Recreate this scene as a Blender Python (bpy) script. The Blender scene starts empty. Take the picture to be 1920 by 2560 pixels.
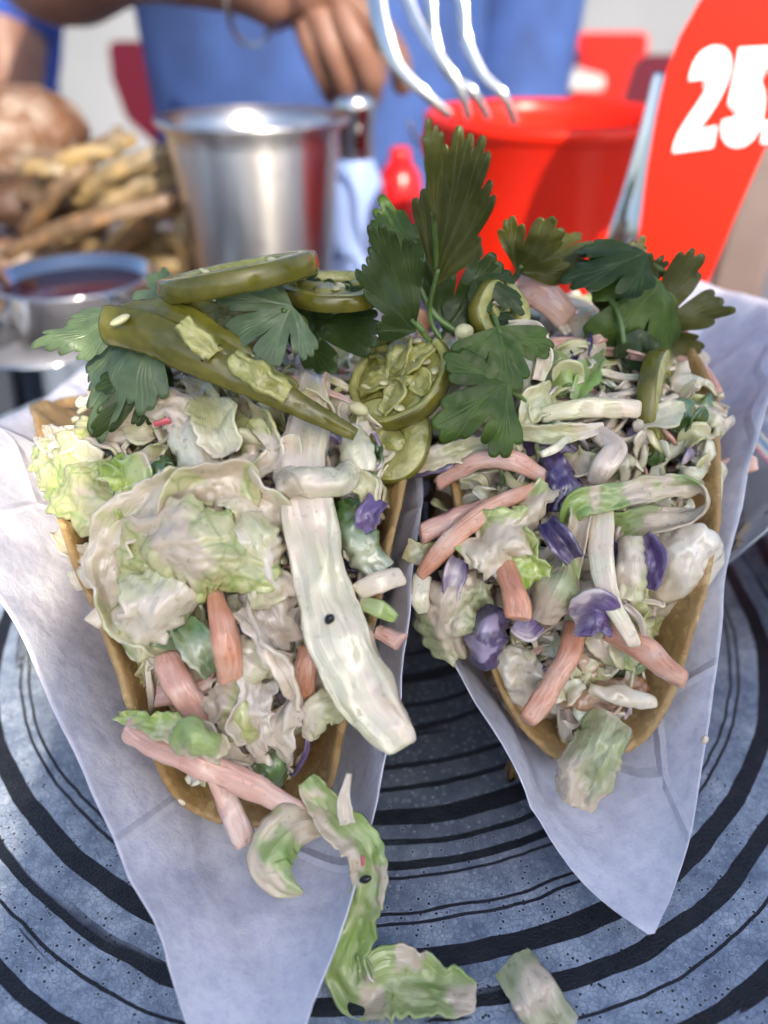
import bpy, bmesh, math, random
from mathutils import Vector, Matrix, noise, Quaternion
R = math.radians
CM = 0.01                     # everything below is laid out in centimetres, meshes are stored in metres
scene = bpy.context.scene
col = scene.collection

# ------------------------------------------------------------------ camera, sky, sun, exposure
CAM_Z, PITCH, FPX = 13.0, 34.0, 1884.0
cam = bpy.data.cameras.new('camera'); cam_o = bpy.data.objects.new('camera', cam); col.objects.link(cam_o)
cam_o.location = (0, 0, CAM_Z * CM); cam_o.rotation_euler = (R(90 - PITCH), 0, 0)
cam.sensor_fit = 'VERTICAL'; cam.sensor_height = 7.6; cam.lens = 7.6 * FPX / 2560
cam.clip_start = 0.005; cam.clip_end = 200
cam.dof.use_dof = True; cam.dof.focus_distance = 0.128; cam.dof.aperture_fstop = 2.0; cam.dof.aperture_blades = 0
scene.camera = cam_o
SUN_AZ, SUN_EL = 158.0, 36.0
w = bpy.data.worlds.new('World'); scene.world = w; w.use_nodes = True
sky = w.node_tree.nodes.new('ShaderNodeTexSky'); sky.sky_type = 'NISHITA'; sky.sun_disc = False
sky.sun_elevation = R(SUN_EL); sky.sun_rotation = R(SUN_AZ); sky.dust_density = 3.0; sky.ozone_density = 3.2; sky.air_density = 1.0
bg = w.node_tree.nodes['Background']; bg.inputs[1].default_value = 0.15
w.node_tree.links.new(sky.outputs[0], bg.inputs[0])
sun = bpy.data.lights.new('sun', 'SUN'); sun.energy = 3.6; sun.angle = R(0.5); sun.color = (1, .90, .76)
sun_o = bpy.data.objects.new('sun', sun); col.objects.link(sun_o)
SDIR = Vector((math.sin(R(SUN_AZ)) * math.cos(R(SUN_EL)), math.cos(R(SUN_AZ)) * math.cos(R(SUN_EL)), math.sin(R(SUN_EL))))
sun_o.rotation_euler = SDIR.to_track_quat('Z', 'Y').to_euler(); sun_o.location = SDIR * 3
scene.view_settings.view_transform = 'Standard'; scene.view_settings.look = 'None'
scene.view_settings.gamma = 1; scene.view_settings.use_curve_mapping = False; scene.view_settings.exposure = 0.9
scene.render.engine = 'CYCLES'
scene.cycles.use_denoising = True; scene.cycles.max_bounces = 5; scene.cycles.diffuse_bounces = 2; scene.cycles.use_adaptive_sampling = True; scene.cycles.adaptive_threshold = .06; scene.cycles.adaptive_min_samples = 16; scene.cycles.transparent_max_bounces = 6
scene.cycles.sample_clamp_indirect = 6

# ------------------------------------------------------------------ the camera as arithmetic (photo pixels 1920 x 2560 -> cm)
CAMP = Vector((0, 0, CAM_Z)); _c, _s = math.cos(R(PITCH)), math.sin(R(PITCH))
def ray(px, py):
    a, b = (px - 960) / FPX, (py - 1280) / FPX
    return Vector((a, _c - b * _s, -_s - b * _c))
def PD(px, py, depth): return CAMP + ray(px, py) * depth
def at_d(px, py, d): r = ray(px, py); return CAMP + r * (d / r.y)
def at_z(px, py, z): r = ray(px, py); return CAMP + r * ((z - CAM_Z) / r.z)
def depth_of(p): v = p - CAMP; return v.y * _c - v.z * _s

# ------------------------------------------------------------------ objects
def finish(name, bm, mats, parent=None, origin=None, smooth=True, **tags):
    """bmesh in cm (world) -> one mesh object in metres whose origin is its base"""
    if origin is None:
        if bm.verts:
            xs = [v.co.x for v in bm.verts]; ys = [v.co.y for v in bm.verts]; zs = [v.co.z for v in bm.verts]
            origin = Vector(((min(xs) + max(xs)) / 2, (min(ys) + max(ys)) / 2, min(zs)))
        else: origin = Vector()
    for v in bm.verts: v.co = (v.co - origin) * CM
    me = bpy.data.meshes.new(name); bm.normal_update(); bm.to_mesh(me); bm.free()
    if smooth:
        for p in me.polygons: p.use_smooth = True
    for m in (mats if isinstance(mats, (list, tuple)) else [mats]): me.materials.append(m)
    o = bpy.data.objects.new(name, me); col.objects.link(o)
    o.location = origin * CM
    if parent is not None:
        o.parent = parent; o.location = origin * CM - world_loc(parent)
    for k, v in tags.items(): o[k] = v
    return o
def world_loc(o):
    p = Vector(o.location)
    while o.parent is not None: o = o.parent; p = p + Vector(o.location)
    return p
def empty(name, loc, **tags):
    o = bpy.data.objects.new(name, None); col.objects.link(o); o.location = Vector(loc) * CM; o.empty_display_size = .01
    for k, v in tags.items(): o[k] = v
    return o
def cat_rom(pts, n):
    """n samples on a Catmull-Rom curve through equally long tuples/Vectors"""
    pts = [tuple(p) if not isinstance(p, (int, float)) else (p,) for p in pts]
    if len(pts) == 1: return [pts[0]] * n
    out = []
    for i in range(n):
        f = i / (n - 1) * (len(pts) - 1); k = min(int(f), len(pts) - 2); t = f - k
        p0 = pts[max(k - 1, 0)]; p1 = pts[k]; p2 = pts[k + 1]; p3 = pts[min(k + 2, len(pts) - 1)]
        out.append(tuple(.5 * (2 * b + (c - a) * t + (2 * a - 5 * b + 4 * c - d) * t * t + (3 * b - a - 3 * c + d) * t ** 3)
                         for a, b, c, d in zip(p0, p1, p2, p3)))
    return out
def lerp_list(v, n):
    if isinstance(v, (int, float)): return [v] * n
    out = []
    for i in range(n):
        f = i / (n - 1) * (len(v) - 1); k = min(int(f), len(v) - 2); t = f - k
        out.append(v[k] * (1 - t) + v[k + 1] * t)
    return out
def interp(tab, x):
    if x <= tab[0][0]: return tab[0][1]
    for (a, b), (c, d) in zip(tab, tab[1:]):
        if x <= c: return b + (d - b) * (x - a) / (c - a)
    return tab[-1][1]
def nz(p, f=1.0, s=0.0): return noise.noise(Vector((p[0] * f + s, p[1] * f - s * .7, p[2] * f + s * 1.3)))
def nv(p, f, s): return Vector((nz(p, f, s), nz(p, f, s + 17), nz(p, f, s + 41)))

def grid_solid(bm, rows, normals, thick, closed_u=False, mat=0, uv=True):
    """rows[i][j] points of a sheet -> a thin closed solid with uv (i along, j across)"""
    n, m = len(rows), len(rows[0])
    lay = bm.loops.layers.uv.verify()
    top = [[bm.verts.new(rows[i][j] + normals[i][j] * (thick * .5)) for j in range(m)] for i in range(n)]
    bot = [[bm.verts.new(rows[i][j] - normals[i][j] * (thick * .5)) for j in range(m)] for i in range(n)]
    def face(vs, uvs):
        try: f = bm.faces.new(vs)
        except ValueError: return
        f.material_index = mat
        for l, q in zip(f.loops, uvs): l[lay].uv = q
    for i in range(n - 1):
        for j in range(m - 1):
            q = [(i / (n - 1), j / (m - 1)), (i / (n - 1), (j + 1) / (m - 1)), ((i + 1) / (n - 1), (j + 1) / (m - 1)), ((i + 1) / (n - 1), j / (m - 1))]
            face([top[i][j], top[i][j + 1], top[i + 1][j + 1], top[i + 1][j]], q)
            face([bot[i][j], bot[i + 1][j], bot[i + 1][j + 1], bot[i][j + 1]], [q[0], q[3], q[2], q[1]])
    for i in range(n - 1):
        for j, fl in ((0, 0), (m - 1, 1)):
            a, b, c, d = top[i][j], top[i + 1][j], bot[i + 1][j], bot[i][j]
            q = [(i / (n - 1), fl), ((i + 1) / (n - 1), fl), ((i + 1) / (n - 1), fl), (i / (n - 1), fl)]
            face([a, b, c, d] if fl == 0 else [d, c, b, a], q if fl == 0 else q[::-1])
    for j in range(m - 1):
        for i, fl in ((0, 0), (n - 1, 1)):
            a, b, c, d = top[i][j], top[i][j + 1], bot[i][j + 1], bot[i][j]
            q = [(fl, j / (m - 1)), (fl, (j + 1) / (m - 1)), (fl, (j + 1) / (m - 1)), (fl, j / (m - 1))]
            face([d, c, b, a] if fl == 0 else [a, b, c, d], q[::-1] if fl == 0 else q)
def sheet_normals(rows):
    n, m = len(rows), len(rows[0]); out = []
    for i in range(n):
        r = []
        for j in range(m):
            a = rows[min(i + 1, n - 1)][j] - rows[max(i - 1, 0)][j]; b = rows[i][min(j + 1, m - 1)] - rows[i][max(j - 1, 0)]
            k = a.cross(b); r.append(k.normalized() if k.length > 1e-9 else Vector((0, 0, 1)))
        out.append(r)
    return out

def ribbon_bm(bm, pts, widths, thick=.06, twist=0, cup=0.0, ruf=0.0, rfreq=3.0, jag=0.0, n=36, m=9, seed=0, nhint=None, crinkle=0.0, mat=0, taper=False, ribs=0.0, fold=0.0):
    """a leaf-like strip along pts (cm); normals face nhint (default: the viewer side) turned by twist degrees"""
    C = [Vector(p) for p in cat_rom(pts, n)]; W = lerp_list(widths, n); TW = lerp_list(twist, n)
    L = sum((C[i + 1] - C[i]).length for i in range(n - 1)); rows = []; s = 0
    for i in range(n):
        if i: s += (C[i] - C[i - 1]).length
        T = (C[min(i + 1, n - 1)] - C[max(i - 1, 0)]).normalized()
        hint = nhint if nhint is not None else (CAMP - C[i]).normalized()
        N = hint - T * hint.dot(T)
        if N.length < 1e-4: N = T.orthogonal()
        N.normalize(); N = Quaternion(T, R(TW[i])) @ N; B = T.cross(N)
        row = []
        wl = W[i] * (1 + jag * noise.noise(Vector((s * 3.1, seed * 1.7, 0))) + .5 * jag * noise.noise(Vector((s * 8, seed, 3))))
        wr = W[i] * (1 + jag * noise.noise(Vector((s * 3.3, seed * 2.1, 9))) + .5 * jag * noise.noise(Vector((s * 8.5, seed, 7))))
        for j in range(m):
            v = j / (m - 1) * 2 - 1
            ww = (wl if v < 0 else wr) * .5
            p = C[i] + B * (v * ww)
            h = cup * (v * v - .33) * W[i] + fold * W[i] * noise.noise(Vector((s * 1.3 + seed * 3.1, v * 1.4 + seed, 2)))
            h += ruf * abs(v) ** 1.6 * math.sin(rfreq * s * 2 + seed + (1.7 if v > 0 else 0)) * (1 + .5 * noise.noise(Vector((s * 2, seed, v))))
            if crinkle: h += crinkle * noise.noise(Vector((s * 2.6 + seed, v * W[i] * 2.6, seed))) + .5 * crinkle * noise.noise(Vector((s * 6 + seed, v * W[i] * 6, seed + 5)))
            if ribs: h += ribs * math.cos(v * 9 + seed) * .5
            e = jag * .5 * noise.noise(Vector((v * W[i] * 4, seed, 11))) * W[i] if i in (0, n - 1) else 0
            row.append(p + N * h + T * e)
        rows.append(row)
    grid_solid(bm, rows, sheet_normals(rows), thick, mat=mat)

def stick_bm(bm, pts, w, h, twist=0, n=26, m=24, seed=0, rough=.03, nhint=None, power=4.2, mat=0, endcut=.35, groove=0.0):
    """a cut stick (carrot, rib, fry): rounded-rectangle section swept along pts"""
    C = [Vector(p) for p in cat_rom(pts, n)]; W = lerp_list(w, n); H = lerp_list(h, n); TW = lerp_list(twist, n)
    lay = bm.loops.layers.uv.verify(); rings = []
    rnd = random.Random(seed); slant = [(rnd.uniform(-endcut, endcut), rnd.uniform(-endcut, endcut)) for _ in range(2)]
    for i in range(n):
        T = (C[min(i + 1, n - 1)] - C[max(i - 1, 0)]).normalized()
        hint = nhint if nhint is not None else (CAMP - C[i]).normalized()
        N = hint - T * hint.dot(T); N.normalize(); N = Quaternion(T, R(TW[i])) @ N; B = T.cross(N)
        e = min(i, n - 1 - i); k = [.80, .96][e] if e < 2 else 1
        ring = []
        for j in range(m):
            a = 2 * math.pi * (j + .5) / m; ca, sa = math.cos(a), math.sin(a)
            x = abs(ca) ** (2 / power) * math.copysign(1, ca) * W[i] * .5 * k; y = abs(sa) ** (2 / power) * math.copysign(1, sa) * H[i] * .5 * k
            p = C[i] + B * x + N * y
            fall = max(0, 1 - i / 4) if i < n / 2 else -max(0, 1 - (n - 1 - i) / 4)
            sl = slant[0] if i < n / 2 else slant[1]
            p += T * (abs(fall) * (sl[0] * x + sl[1] * y))
            if groove: p += N * math.copysign(1, sa) * groove * (noise.noise(Vector((x * 5 + seed, i * .04, seed))) + .6 * noise.noise(Vector((x * 13, i * .06, seed))))
            p += nv(p, 1.7, seed) * rough * 1.5 + nv(p, 5.0, seed) * rough * .5
            ring.append(bm.verts.new(p))
        rings.append(ring)
    for i in range(n - 1):
        for j in range(m):
            f = bm.faces.new([rings[i][j], rings[i][(j + 1) % m], rings[i + 1][(j + 1) % m], rings[i + 1][j]]); f.material_index = mat
            for l, q in zip(f.loops, [(i / n, j / m), (i / n, (j + 1) / m), ((i + 1) / n, (j + 1) / m), ((i + 1) / n, j / m)]): l[lay].uv = q
    for i, rev in ((0, True), (n - 1, False)):
        ctr = bm.verts.new(sum((v.co for v in rings[i]), Vector()) / m)
        for j in range(m):
            a, b = rings[i][j], rings[i][(j + 1) % m]
            f = bm.faces.new([ctr, b, a] if rev else [ctr, a, b]); f.material_index = mat

def lump_bm(bm, c, radii, rot=(0, 0, 0), amp=.2, freq=1.0, seed=0, sub=4, mat=0, sharp=0.0):
    t = bmesh.new(); bmesh.ops.create_icosphere(t, subdivisions=sub, radius=1)
    M = Matrix.Rotation(R(rot[2]), 3, 'Z') @ Matrix.Rotation(R(rot[1]), 3, 'Y') @ Matrix.Rotation(R(rot[0]), 3, 'X')
    mp = {}
    for v in t.verts:
        q = Vector(v.co); p = Vector((q.x * radii[0], q.y * radii[1], q.z * radii[2]))
        d = nz(p, freq, seed) + .45 * nz(p, freq * 2.3, seed + 5) + .2 * nz(p, freq * 5, seed + 9)
        if sharp: d = d * (1 - sharp) - sharp * abs(nz(p, freq * 1.6, seed + 3))
        mp[v] = bm.verts.new(Vector(c) + M @ (p + q * (amp * d)))
    for f in t.faces:
        g = bm.faces.new([mp[v] for v in f.verts]); g.material_index = mat
    t.free()
def lathe_bm(bm, prof, c=(0, 0, 0), n=64, mat=0, tilt=None, wob=0.0, seed=0, a0=0, a1=360):
    c = Vector(c); M = tilt.to_matrix() if tilt is not None else Matrix.Identity(3)
    full = abs(a1 - a0 - 360) < 1e-6; k = n if full else n + 1; rings = []
    for r, z in prof:
        if r < 1e-6: rings.append([bm.verts.new(c + M @ Vector((0, 0, z)))] * k); continue
        rings.append([bm.verts.new(c + M @ Vector((math.cos(a) * r * (1 + wob * noise.noise(Vector((math.cos(a) * 1.3 + seed, math.sin(a) * 1.3, seed)))), math.sin(a) * r * (1 + wob * noise.noise(Vector((math.cos(a) * 1.3 + seed, math.sin(a) * 1.3, seed)))), z)))
                      for a in [R(a0 + (a1 - a0) * j / n) for j in range(k)]])
    for a, b in zip(rings, rings[1:]):
        for j in range(n):
            q = []
            for v in (a[j], a[(j + 1) % k], b[(j + 1) % k], b[j]):
                if v not in q: q.append(v)
            if len(q) > 2:
                try: f = bm.faces.new(q); f.material_index = mat
                except ValueError: pass
def box_bm(bm, c, s, rot=None, bevel=0.0, mat=0):
    r = bmesh.ops.create_cube(bm, size=1); M = rot.to_matrix() if rot is not None else Matrix.Identity(3)
    for v in r['verts']: v.co = Vector(c) + M @ Vector((v.co.x * s[0], v.co.y * s[1], v.co.z * s[2]))
    fs = {f for v in r['verts'] for f in v.link_faces}
    for f in fs: f.material_index = mat
    if bevel:
        es = {e for v in r['verts'] for e in v.link_edges}
        bmesh.ops.bevel(bm, geom=list(es), offset=bevel, segments=2, affect='EDGES')
def tube_bm(bm, pts, rad, n=20, m=10, mat=0, cap=True):
    C = [Vector(p) for p in cat_rom(pts, n)]; RR = lerp_list(rad, n); N = None; rings = []
    for i in range(n):
        T = (C[min(i + 1, n - 1)] - C[max(i - 1, 0)]).normalized()
        N = T.orthogonal().normalized() if N is None else (N - T * N.dot(T)).normalized()
        B = T.cross(N)
        rings.append([bm.verts.new(C[i] + (N * math.cos(2 * math.pi * j / m) + B * math.sin(2 * math.pi * j / m)) * RR[i]) for j in range(m)])
    for a, b in zip(rings, rings[1:]):
        for j in range(m): bm.faces.new([a[j], a[(j + 1) % m], b[(j + 1) % m], b[j]]).material_index = mat
    if cap: bm.faces.new(rings[0][::-1]).material_index = mat; bm.faces.new(rings[-1]).material_index = mat
def prism_bm(bm, pts, offs, mat=0):
    """planar outline pts (Vectors) extruded by vector offs"""
    a = [bm.verts.new(p) for p in pts]; b = [bm.verts.new(p + offs) for p in pts]
    e = []
    f1 = bm.faces.new(a); f2 = bm.faces.new(b[::-1]); fs = [f1, f2]
    for i in range(len(a)): fs.append(bm.faces.new([a[(i + 1) % len(a)], a[i], b[i], b[(i + 1) % len(a)]]))
    for f in fs: f.material_index = mat
    bmesh.ops.triangulate(bm, faces=[f1, f2])
    bmesh.ops.recalc_face_normals(bm, faces=[f for f in bm.faces])

# ------------------------------------------------------------------ materials
class NT:
    def __init__(s, name):
        s.m = bpy.data.materials.new(name); s.m.use_nodes = True; s.t = s.m.node_tree; s.n = s.t.nodes; s.l = s.t.links
        s.p = s.n['Principled BSDF']; s.out = s.n['Material Output']
    def node(s, typ, ins=None, **kw):
        k = s.n.new('ShaderNode' + typ)
        for a, b in kw.items(): setattr(k, a, b)
        for a, b in (ins or {}).items():
            if hasattr(b, 'is_output') or isinstance(b, bpy.types.NodeSocket): s.l.new(b, k.inputs[a])
            else: k.inputs[a].default_value = b
        return k
    def set(s, **kw):
        for a, b in kw.items():
            i = s.p.inputs[a.replace('_', ' ')]
            if isinstance(b, bpy.types.NodeSocket): s.l.new(b, i)
            else: i.default_value = b
    def coord(s, jitter=True, kind='Object'):
        c = s.node('TexCoord').outputs[kind]
        if not jitter: return c
        r = s.node('ObjectInfo').outputs['Random']
        k = s.node('VectorMath', {0: r, 1: (7.3, 3.1, 5.7)}, operation='MULTIPLY')
        return s.node('VectorMath', {0: c, 1: k.outputs[0]}, operation='ADD').outputs[0]
    def noise(s, co, scale, detail=3, rough=.5, dist=0): return s.node('TexNoise', {'Vector': co, 'Scale': scale, 'Detail': detail, 'Roughness': rough, 'Distortion': dist}).outputs['Fac']
    def ramp(s, f, stops, interp='LINEAR'):
        k = s.node('ValToRGB', {'Fac': f}); r = k.color_ramp; r.interpolation = interp
        while len(r.elements) < len(stops): r.elements.new(.5)
        for e, (p, c) in zip(r.elements, stops): e.position = p; e.color = (*c, 1) if len(c) == 3 else c
        return k.outputs['Color']
    def fac(s, f, a, b): return s.ramp(f, [(a, (0, 0, 0)), (b, (1, 1, 1))])
    def mix(s, f, a, b, blend='MIX'):
        k = s.n.new('ShaderNodeMix'); k.data_type = 'RGBA'; k.blend_type = blend
        for i, v in ((0, f), (6, a), (7, b)):
            if isinstance(v, bpy.types.NodeSocket): s.l.new(v, k.inputs[i])
            else: k.inputs[i].default_value = (*v, 1) if isinstance(v, tuple) and len(v) == 3 else v
        return k.outputs[2]
    def math(s, op, a, b=0.0, c=0.0): return s.node('Math', {0: a, 1: b, 2: c}, operation=op).outputs[0]
    def bump(s, h, strength=.3, dist=.001, normal=None):
        d = {'Height': h, 'Strength': strength, 'Distance': dist}
        if normal is not None: d['Normal'] = normal
        s.set(Normal=s.node('Bump', d).outputs['Normal']); return s.p.inputs['Normal'].links[0].from_socket
    def translucent(s, colr, amount):
        tr = s.node('BsdfTranslucent', {'Color': colr if isinstance(colr, bpy.types.NodeSocket) else (*colr, 1)})
        mx = s.node('MixShader', {0: amount, 1: s.p.outputs[0], 2: tr.outputs[0]}); s.l.new(mx.outputs[0], s.out.inputs[0])
def plain(name, c, rough=.5, metal=0, spec=.5, nscale=0, var=.15, bump=0, coat=0):
    k = NT(name); k.set(Roughness=rough, Metallic=metal, Coat_Weight=coat)
    if nscale:
        co = k.coord(); f = k.noise(co, nscale, 4); d = tuple(x * (1 - var) for x in c); e = tuple(min(1, x * (1 + var)) for x in c)
        k.set(Base_Color=k.ramp(f, [(.3, d), (.7, e)]))
        if bump: k.bump(f, bump, .0006)
    else: k.set(Base_Color=(*c, 1))
    return k.m
CREAM = (.86, .69, .52)
def food(name, a, b, dress=.5, rough=.26, sss=0, scale=120, bump=.35, trans=0.0, veins=None, streak=False, dscale=75, cream=CREAM, film=.35, coat=.8):
    """vegetable colours a..b under a thin milky film and thicker patches of dressing (dress = covered share)"""
    k = NT(name); co = k.coord(); uv = k.coord(False, 'UV')
    n1 = k.noise(co, scale, 2, .6); base = k.ramp(n1, [(.30, a), (.70, b)]); st = None
    if streak:
        st = k.noise(k.node('VectorMath', {0: uv, 1: (1.6, 17, 1)}, operation='MULTIPLY').outputs[0], 1.5, 2, .65)
        base = k.mix(k.math('MULTIPLY', k.fac(st, .45, .70), .5), base, tuple(min(1, x * 1.2 + .08) for x in b))
        base = k.mix(k.math('MULTIPLY', k.fac(st, .42, .28), .4), base, tuple(x * .60 for x in a))
    if veins:
        wv = k.mix(.006, co, k.node('TexNoise', {'Vector': co, 'Scale': 150.0, 'Detail': 1.0}).outputs['Color'])
        v1 = k.node('TexVoronoi', {'Vector': wv, 'Scale': 230.0}, feature='DISTANCE_TO_EDGE').outputs['Distance']
        base = k.mix(k.ramp(v1, [(0, (.8, .8, .8)), (.09, (0, 0, 0))]), base, veins)
    d = k.noise(co, dscale, 3, .5, .3); lo = 1 - dress; th = .34 + lo * .28
    m = k.ramp(d, [(th - .10, (0, 0, 0)), (th, (film, film, film)), (th + .04, (.9, .9, .9))])
    fine = k.noise(co, 900, 1)
    c = k.mix(m, base, k.mix(n1, tuple(x * .88 for x in cream), cream))
    c = k.mix(k.math('MULTIPLY', k.fac(fine, .66, .74), .35), c, tuple(x * .45 for x in a))
    k.set(Base_Color=c, Roughness=k.math('MULTIPLY_ADD', n1, .18, rough - .08), Specular_IOR_Level=.6, Coat_Weight=coat, Coat_Roughness=.05, Coat_IOR=1.7)
    if sss > .24: k.set(Subsurface_Weight=sss, Subsurface_Radius=(1, .7, .4), Subsurface_Scale=.0022)
    k.bump(k.math('MULTIPLY_ADD', st, .55, d) if st is not None else d, bump, .0022)
    if trans: k.translucent(c, trans)
    return k.m
M = {}
M['cab_white'] = food('cabbage_white', (.62, .60, .24), (.88, .79, .54), .40, sss=.3, streak=True, film=.3)
M['cab_rib'] = food('cabbage_rib', (.70, .66, .38), (.90, .82, .62), .32, sss=.3, streak=True, bump=.22, film=.35)
M['cab_green'] = food('cabbage_green', (.32, .50, .05), (.62, .72, .18), .36, trans=.2, veins=(.80, .84, .40), bump=.5)
M['cab_leaf'] = food('cabbage_leaf', (.54, .60, .17), (.84, .79, .44), .36, trans=.25, veins=(.36, .50, .11), film=.3)
M['ribbon'] = food('cabbage_ribbon', (.30, .50, .07), (.64, .74, .28), .30, trans=.25, streak=True, rough=.22, film=.2)
M['lettuce'] = food('lettuce', (.48, .54, .22), (.70, .72, .42), .40, trans=.25, streak=True, rough=.22, film=.4)
M['purple'] = food('purple_cabbage', (.020, .007, .050), (.070, .028, .15), .10, rough=.2, cream=(.46, .38, .52), dscale=110, film=.2, streak=True)
M['purple_lite'] = food('purple_cabbage_pale', (.05, .018, .12), (.26, .16, .36), .32, rough=.22, cream=(.80, .68, .64), dscale=90, streak=True)
M['carrot'] = food('carrot', (.66, .25, .12), (.86, .46, .30), .12, sss=.35, streak=True, cream=(.84, .60, .46), film=.4, coat=.4, rough=.34)
M['carrot_pink'] = food('carrot_pink', (.72, .34, .24), (.88, .58, .46), .14, sss=.35, streak=True, cream=(.86, .64, .54), film=.45, coat=.4, rough=.34)
M['herb'] = food('dark_herb', (.035, .10, .015), (.13, .22, .05), .14, rough=.22, cream=(.60, .62, .42))
M['cream'] = food('cream', (.74, .64, .42), (.86, .78, .58), .6, rough=.22, bump=.5)
M['slaw_base'] = food('slaw_base', (.20, .11, .045), (.42, .29, .15), .42, bump=.8, cream=(.62, .48, .32), coat=0)  # meaty brown, darkened in colour to deepen the shade between shreds
M['meat'] = food('grilled_meat', (.20, .075, .03), (.52, .30, .15), .30, rough=.26, bump=.6, cream=(.70, .52, .36))
M['shrimp'] = food('pale_fish', (.50, .40, .25), (.76, .66, .48), .30, rough=.2, bump=.35, cream=(.84, .77, .64), sss=.35, scale=260, coat=.8)
M['onion'] = food('onion', (.72, .56, .40), (.90, .74, .62), .4, rough=.2, sss=.3, streak=True)
M['pink'] = plain('radish_pink', (.62, .12, .14), .3)
M['seed_dark'] = plain('black_seed', (.012, .012, .014), .25)

def jal_mats():
    k = NT('jalapeno_skin'); co = k.coord(); f = k.noise(co, 160, 4)
    k.set(Base_Color=k.ramp(f, [(.3, (.088, .086, .009)), (.7, (.19, .170, .022))]), Roughness=.2, Coat_Weight=.25, Coat_Roughness=.15)
    k.bump(k.noise(co, 300, 3), .3, .0008)
    q = NT('jalapeno_flesh'); co = q.coord(); f = q.noise(co, 240, 4)
    q.set(Subsurface_Weight=.4, Subsurface_Scale=.002, Subsurface_Radius=(.8, 1, .3), Coat_Weight=.6, Coat_Roughness=.06, Base_Color=q.ramp(f, [(.3, (.24, .24, .045)), (.7, (.50, .48, .16))]), Roughness=.25)
    q.bump(q.noise(co, 520, 3), .7, .0012)
    return k.m, q.m
M['jal_skin'], M['jal_flesh'] = jal_mats()
M['jal_seed'] = plain('jalapeno_seed', (.66, .62, .34), .35, nscale=400)
def cil_mat(name, a, b, back):
    k = NT(name); co = k.coord(); uv = k.coord(False, 'UV')
    vein = k.node('Attribute', attribute_name='vein').outputs['Fac']
    base = k.ramp(k.noise(co, 140, 4, .65), [(.28, tuple(x * .75 for x in a)), (.72, tuple(x * 1.1 for x in b))])
    base = k.mix(k.math('MULTIPLY', vein, .17), base, tuple(min(1, x * 2.2 + .04) for x in b))
    geo = k.node('NewGeometry').outputs['Backfacing']
    base = k.mix(k.math('MULTIPLY', geo, .5), base, back)
    k.set(Base_Color=base, Roughness=k.math('MULTIPLY_ADD', k.noise(co, 90, 2), .30, .20), Specular_IOR_Level=.5)
    k.bump(k.math('ADD', k.math('MULTIPLY', vein, -.2), k.noise(co, 300, 3)), .5, .0008)
    k.translucent(k.mix(.5, base, (.26, .38, .02)), .38)
    return k.m
M['cil'] = cil_mat('cilantro', (.045, .098, .010), (.100, .175, .026), (.09, .14, .06))
M['cil_pale'] = cil_mat('cilantro_underside', (.12, .19, .095), (.21, .29, .145), (.16, .23, .12))
M['cil_olive'] = cil_mat('cilantro_olive', (.070, .080, .014), (.130, .130, .032), (.10, .12, .04))
M['cil_dark'] = cil_mat('cilantro_dark', (.028, .060, .012), (.066, .108, .026), (.06, .10, .04))
M['stem'] = plain('stem_green', (.10, .17, .04), .35, nscale=200)
def tortilla_mat():
    k = NT('corn_tortilla'); co = k.coord(); n1 = k.noise(co, 75, 4, .65); n2 = k.noise(co, 420, 3, .6)
    c = k.ramp(n1, [(.25, (.36, .21, .075)), (.5, (.52, .34, .135)), (.75, (.66, .49, .26))])
    sp = k.fac(k.noise(co, 38, 4, .75), .54, .66)
    c = k.mix(k.math('MULTIPLY', sp, .4), c, (.30, .15, .04)); c = k.mix(k.math('MULTIPLY', k.fac(k.noise(co, 110, 3, .7), .63, .70), .6), c, (.18, .08, .025))
    c = k.mix(k.math('MULTIPLY', k.fac(n2, .55, .72), .45), c, (.70, .55, .27))
    c = k.mix(k.math('MULTIPLY', k.fac(n2, .42, .30), .45), c, (.26, .14, .04))
    k.set(Base_Color=c, Roughness=k.math('MULTIPLY_ADD', n1, .35, .26))
    k.bump(k.math('ADD', n1, k.math('MULTIPLY', n2, .3)), .6, .0016)
    return k.m
M['tortilla'] = tortilla_mat()
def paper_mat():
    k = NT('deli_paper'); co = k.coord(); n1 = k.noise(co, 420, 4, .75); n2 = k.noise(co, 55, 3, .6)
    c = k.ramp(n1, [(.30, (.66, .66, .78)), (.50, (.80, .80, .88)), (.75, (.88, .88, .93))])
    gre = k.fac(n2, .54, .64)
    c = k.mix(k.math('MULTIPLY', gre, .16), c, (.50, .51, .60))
    k.set(Base_Color=c, Roughness=k.math('MULTIPLY_ADD', gre, -.18, .52))
    crease = k.node('TexVoronoi', {'Vector': co, 'Scale': 19.0, 'Randomness': 1.0}, feature='DISTANCE_TO_EDGE').outputs['Distance']
    k.bump(k.math('ADD', k.math('MULTIPLY', k.ramp(crease, [(0, (1, 1, 1)), (.02, (0, 0, 0))]), .5), k.math('ADD', k.math('MULTIPLY', n2, 1.4), k.math('MULTIPLY', n1, .22))), .55, .0020)
    k.translucent(k.mix(.5, c, (.80, .80, .88)), k.math('MULTIPLY_ADD', gre, .14, .24))
    return k.m
M['paper'] = paper_mat()
def metal(name, c=(.62, .61, .60), rough=.2, aniso=0, brushed=True):
    k = NT(name); k.set(Base_Color=(*c, 1), Metallic=1.0, Roughness=rough, Anisotropic=aniso)
    if brushed:
        co = k.coord(); f = k.noise(k.node('VectorMath', {0: co, 1: (1, 1, 30)}, operation='MULTIPLY').outputs[0], 90, 3)
        k.set(Roughness=k.math('MULTIPLY_ADD', f, .14, rough - .07))
    if aniso: k.set(Anisotropic_Rotation=.25, Tangent=k.node('Tangent', direction_type='RADIAL', axis='Z').outputs[0])
    return k.m
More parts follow.
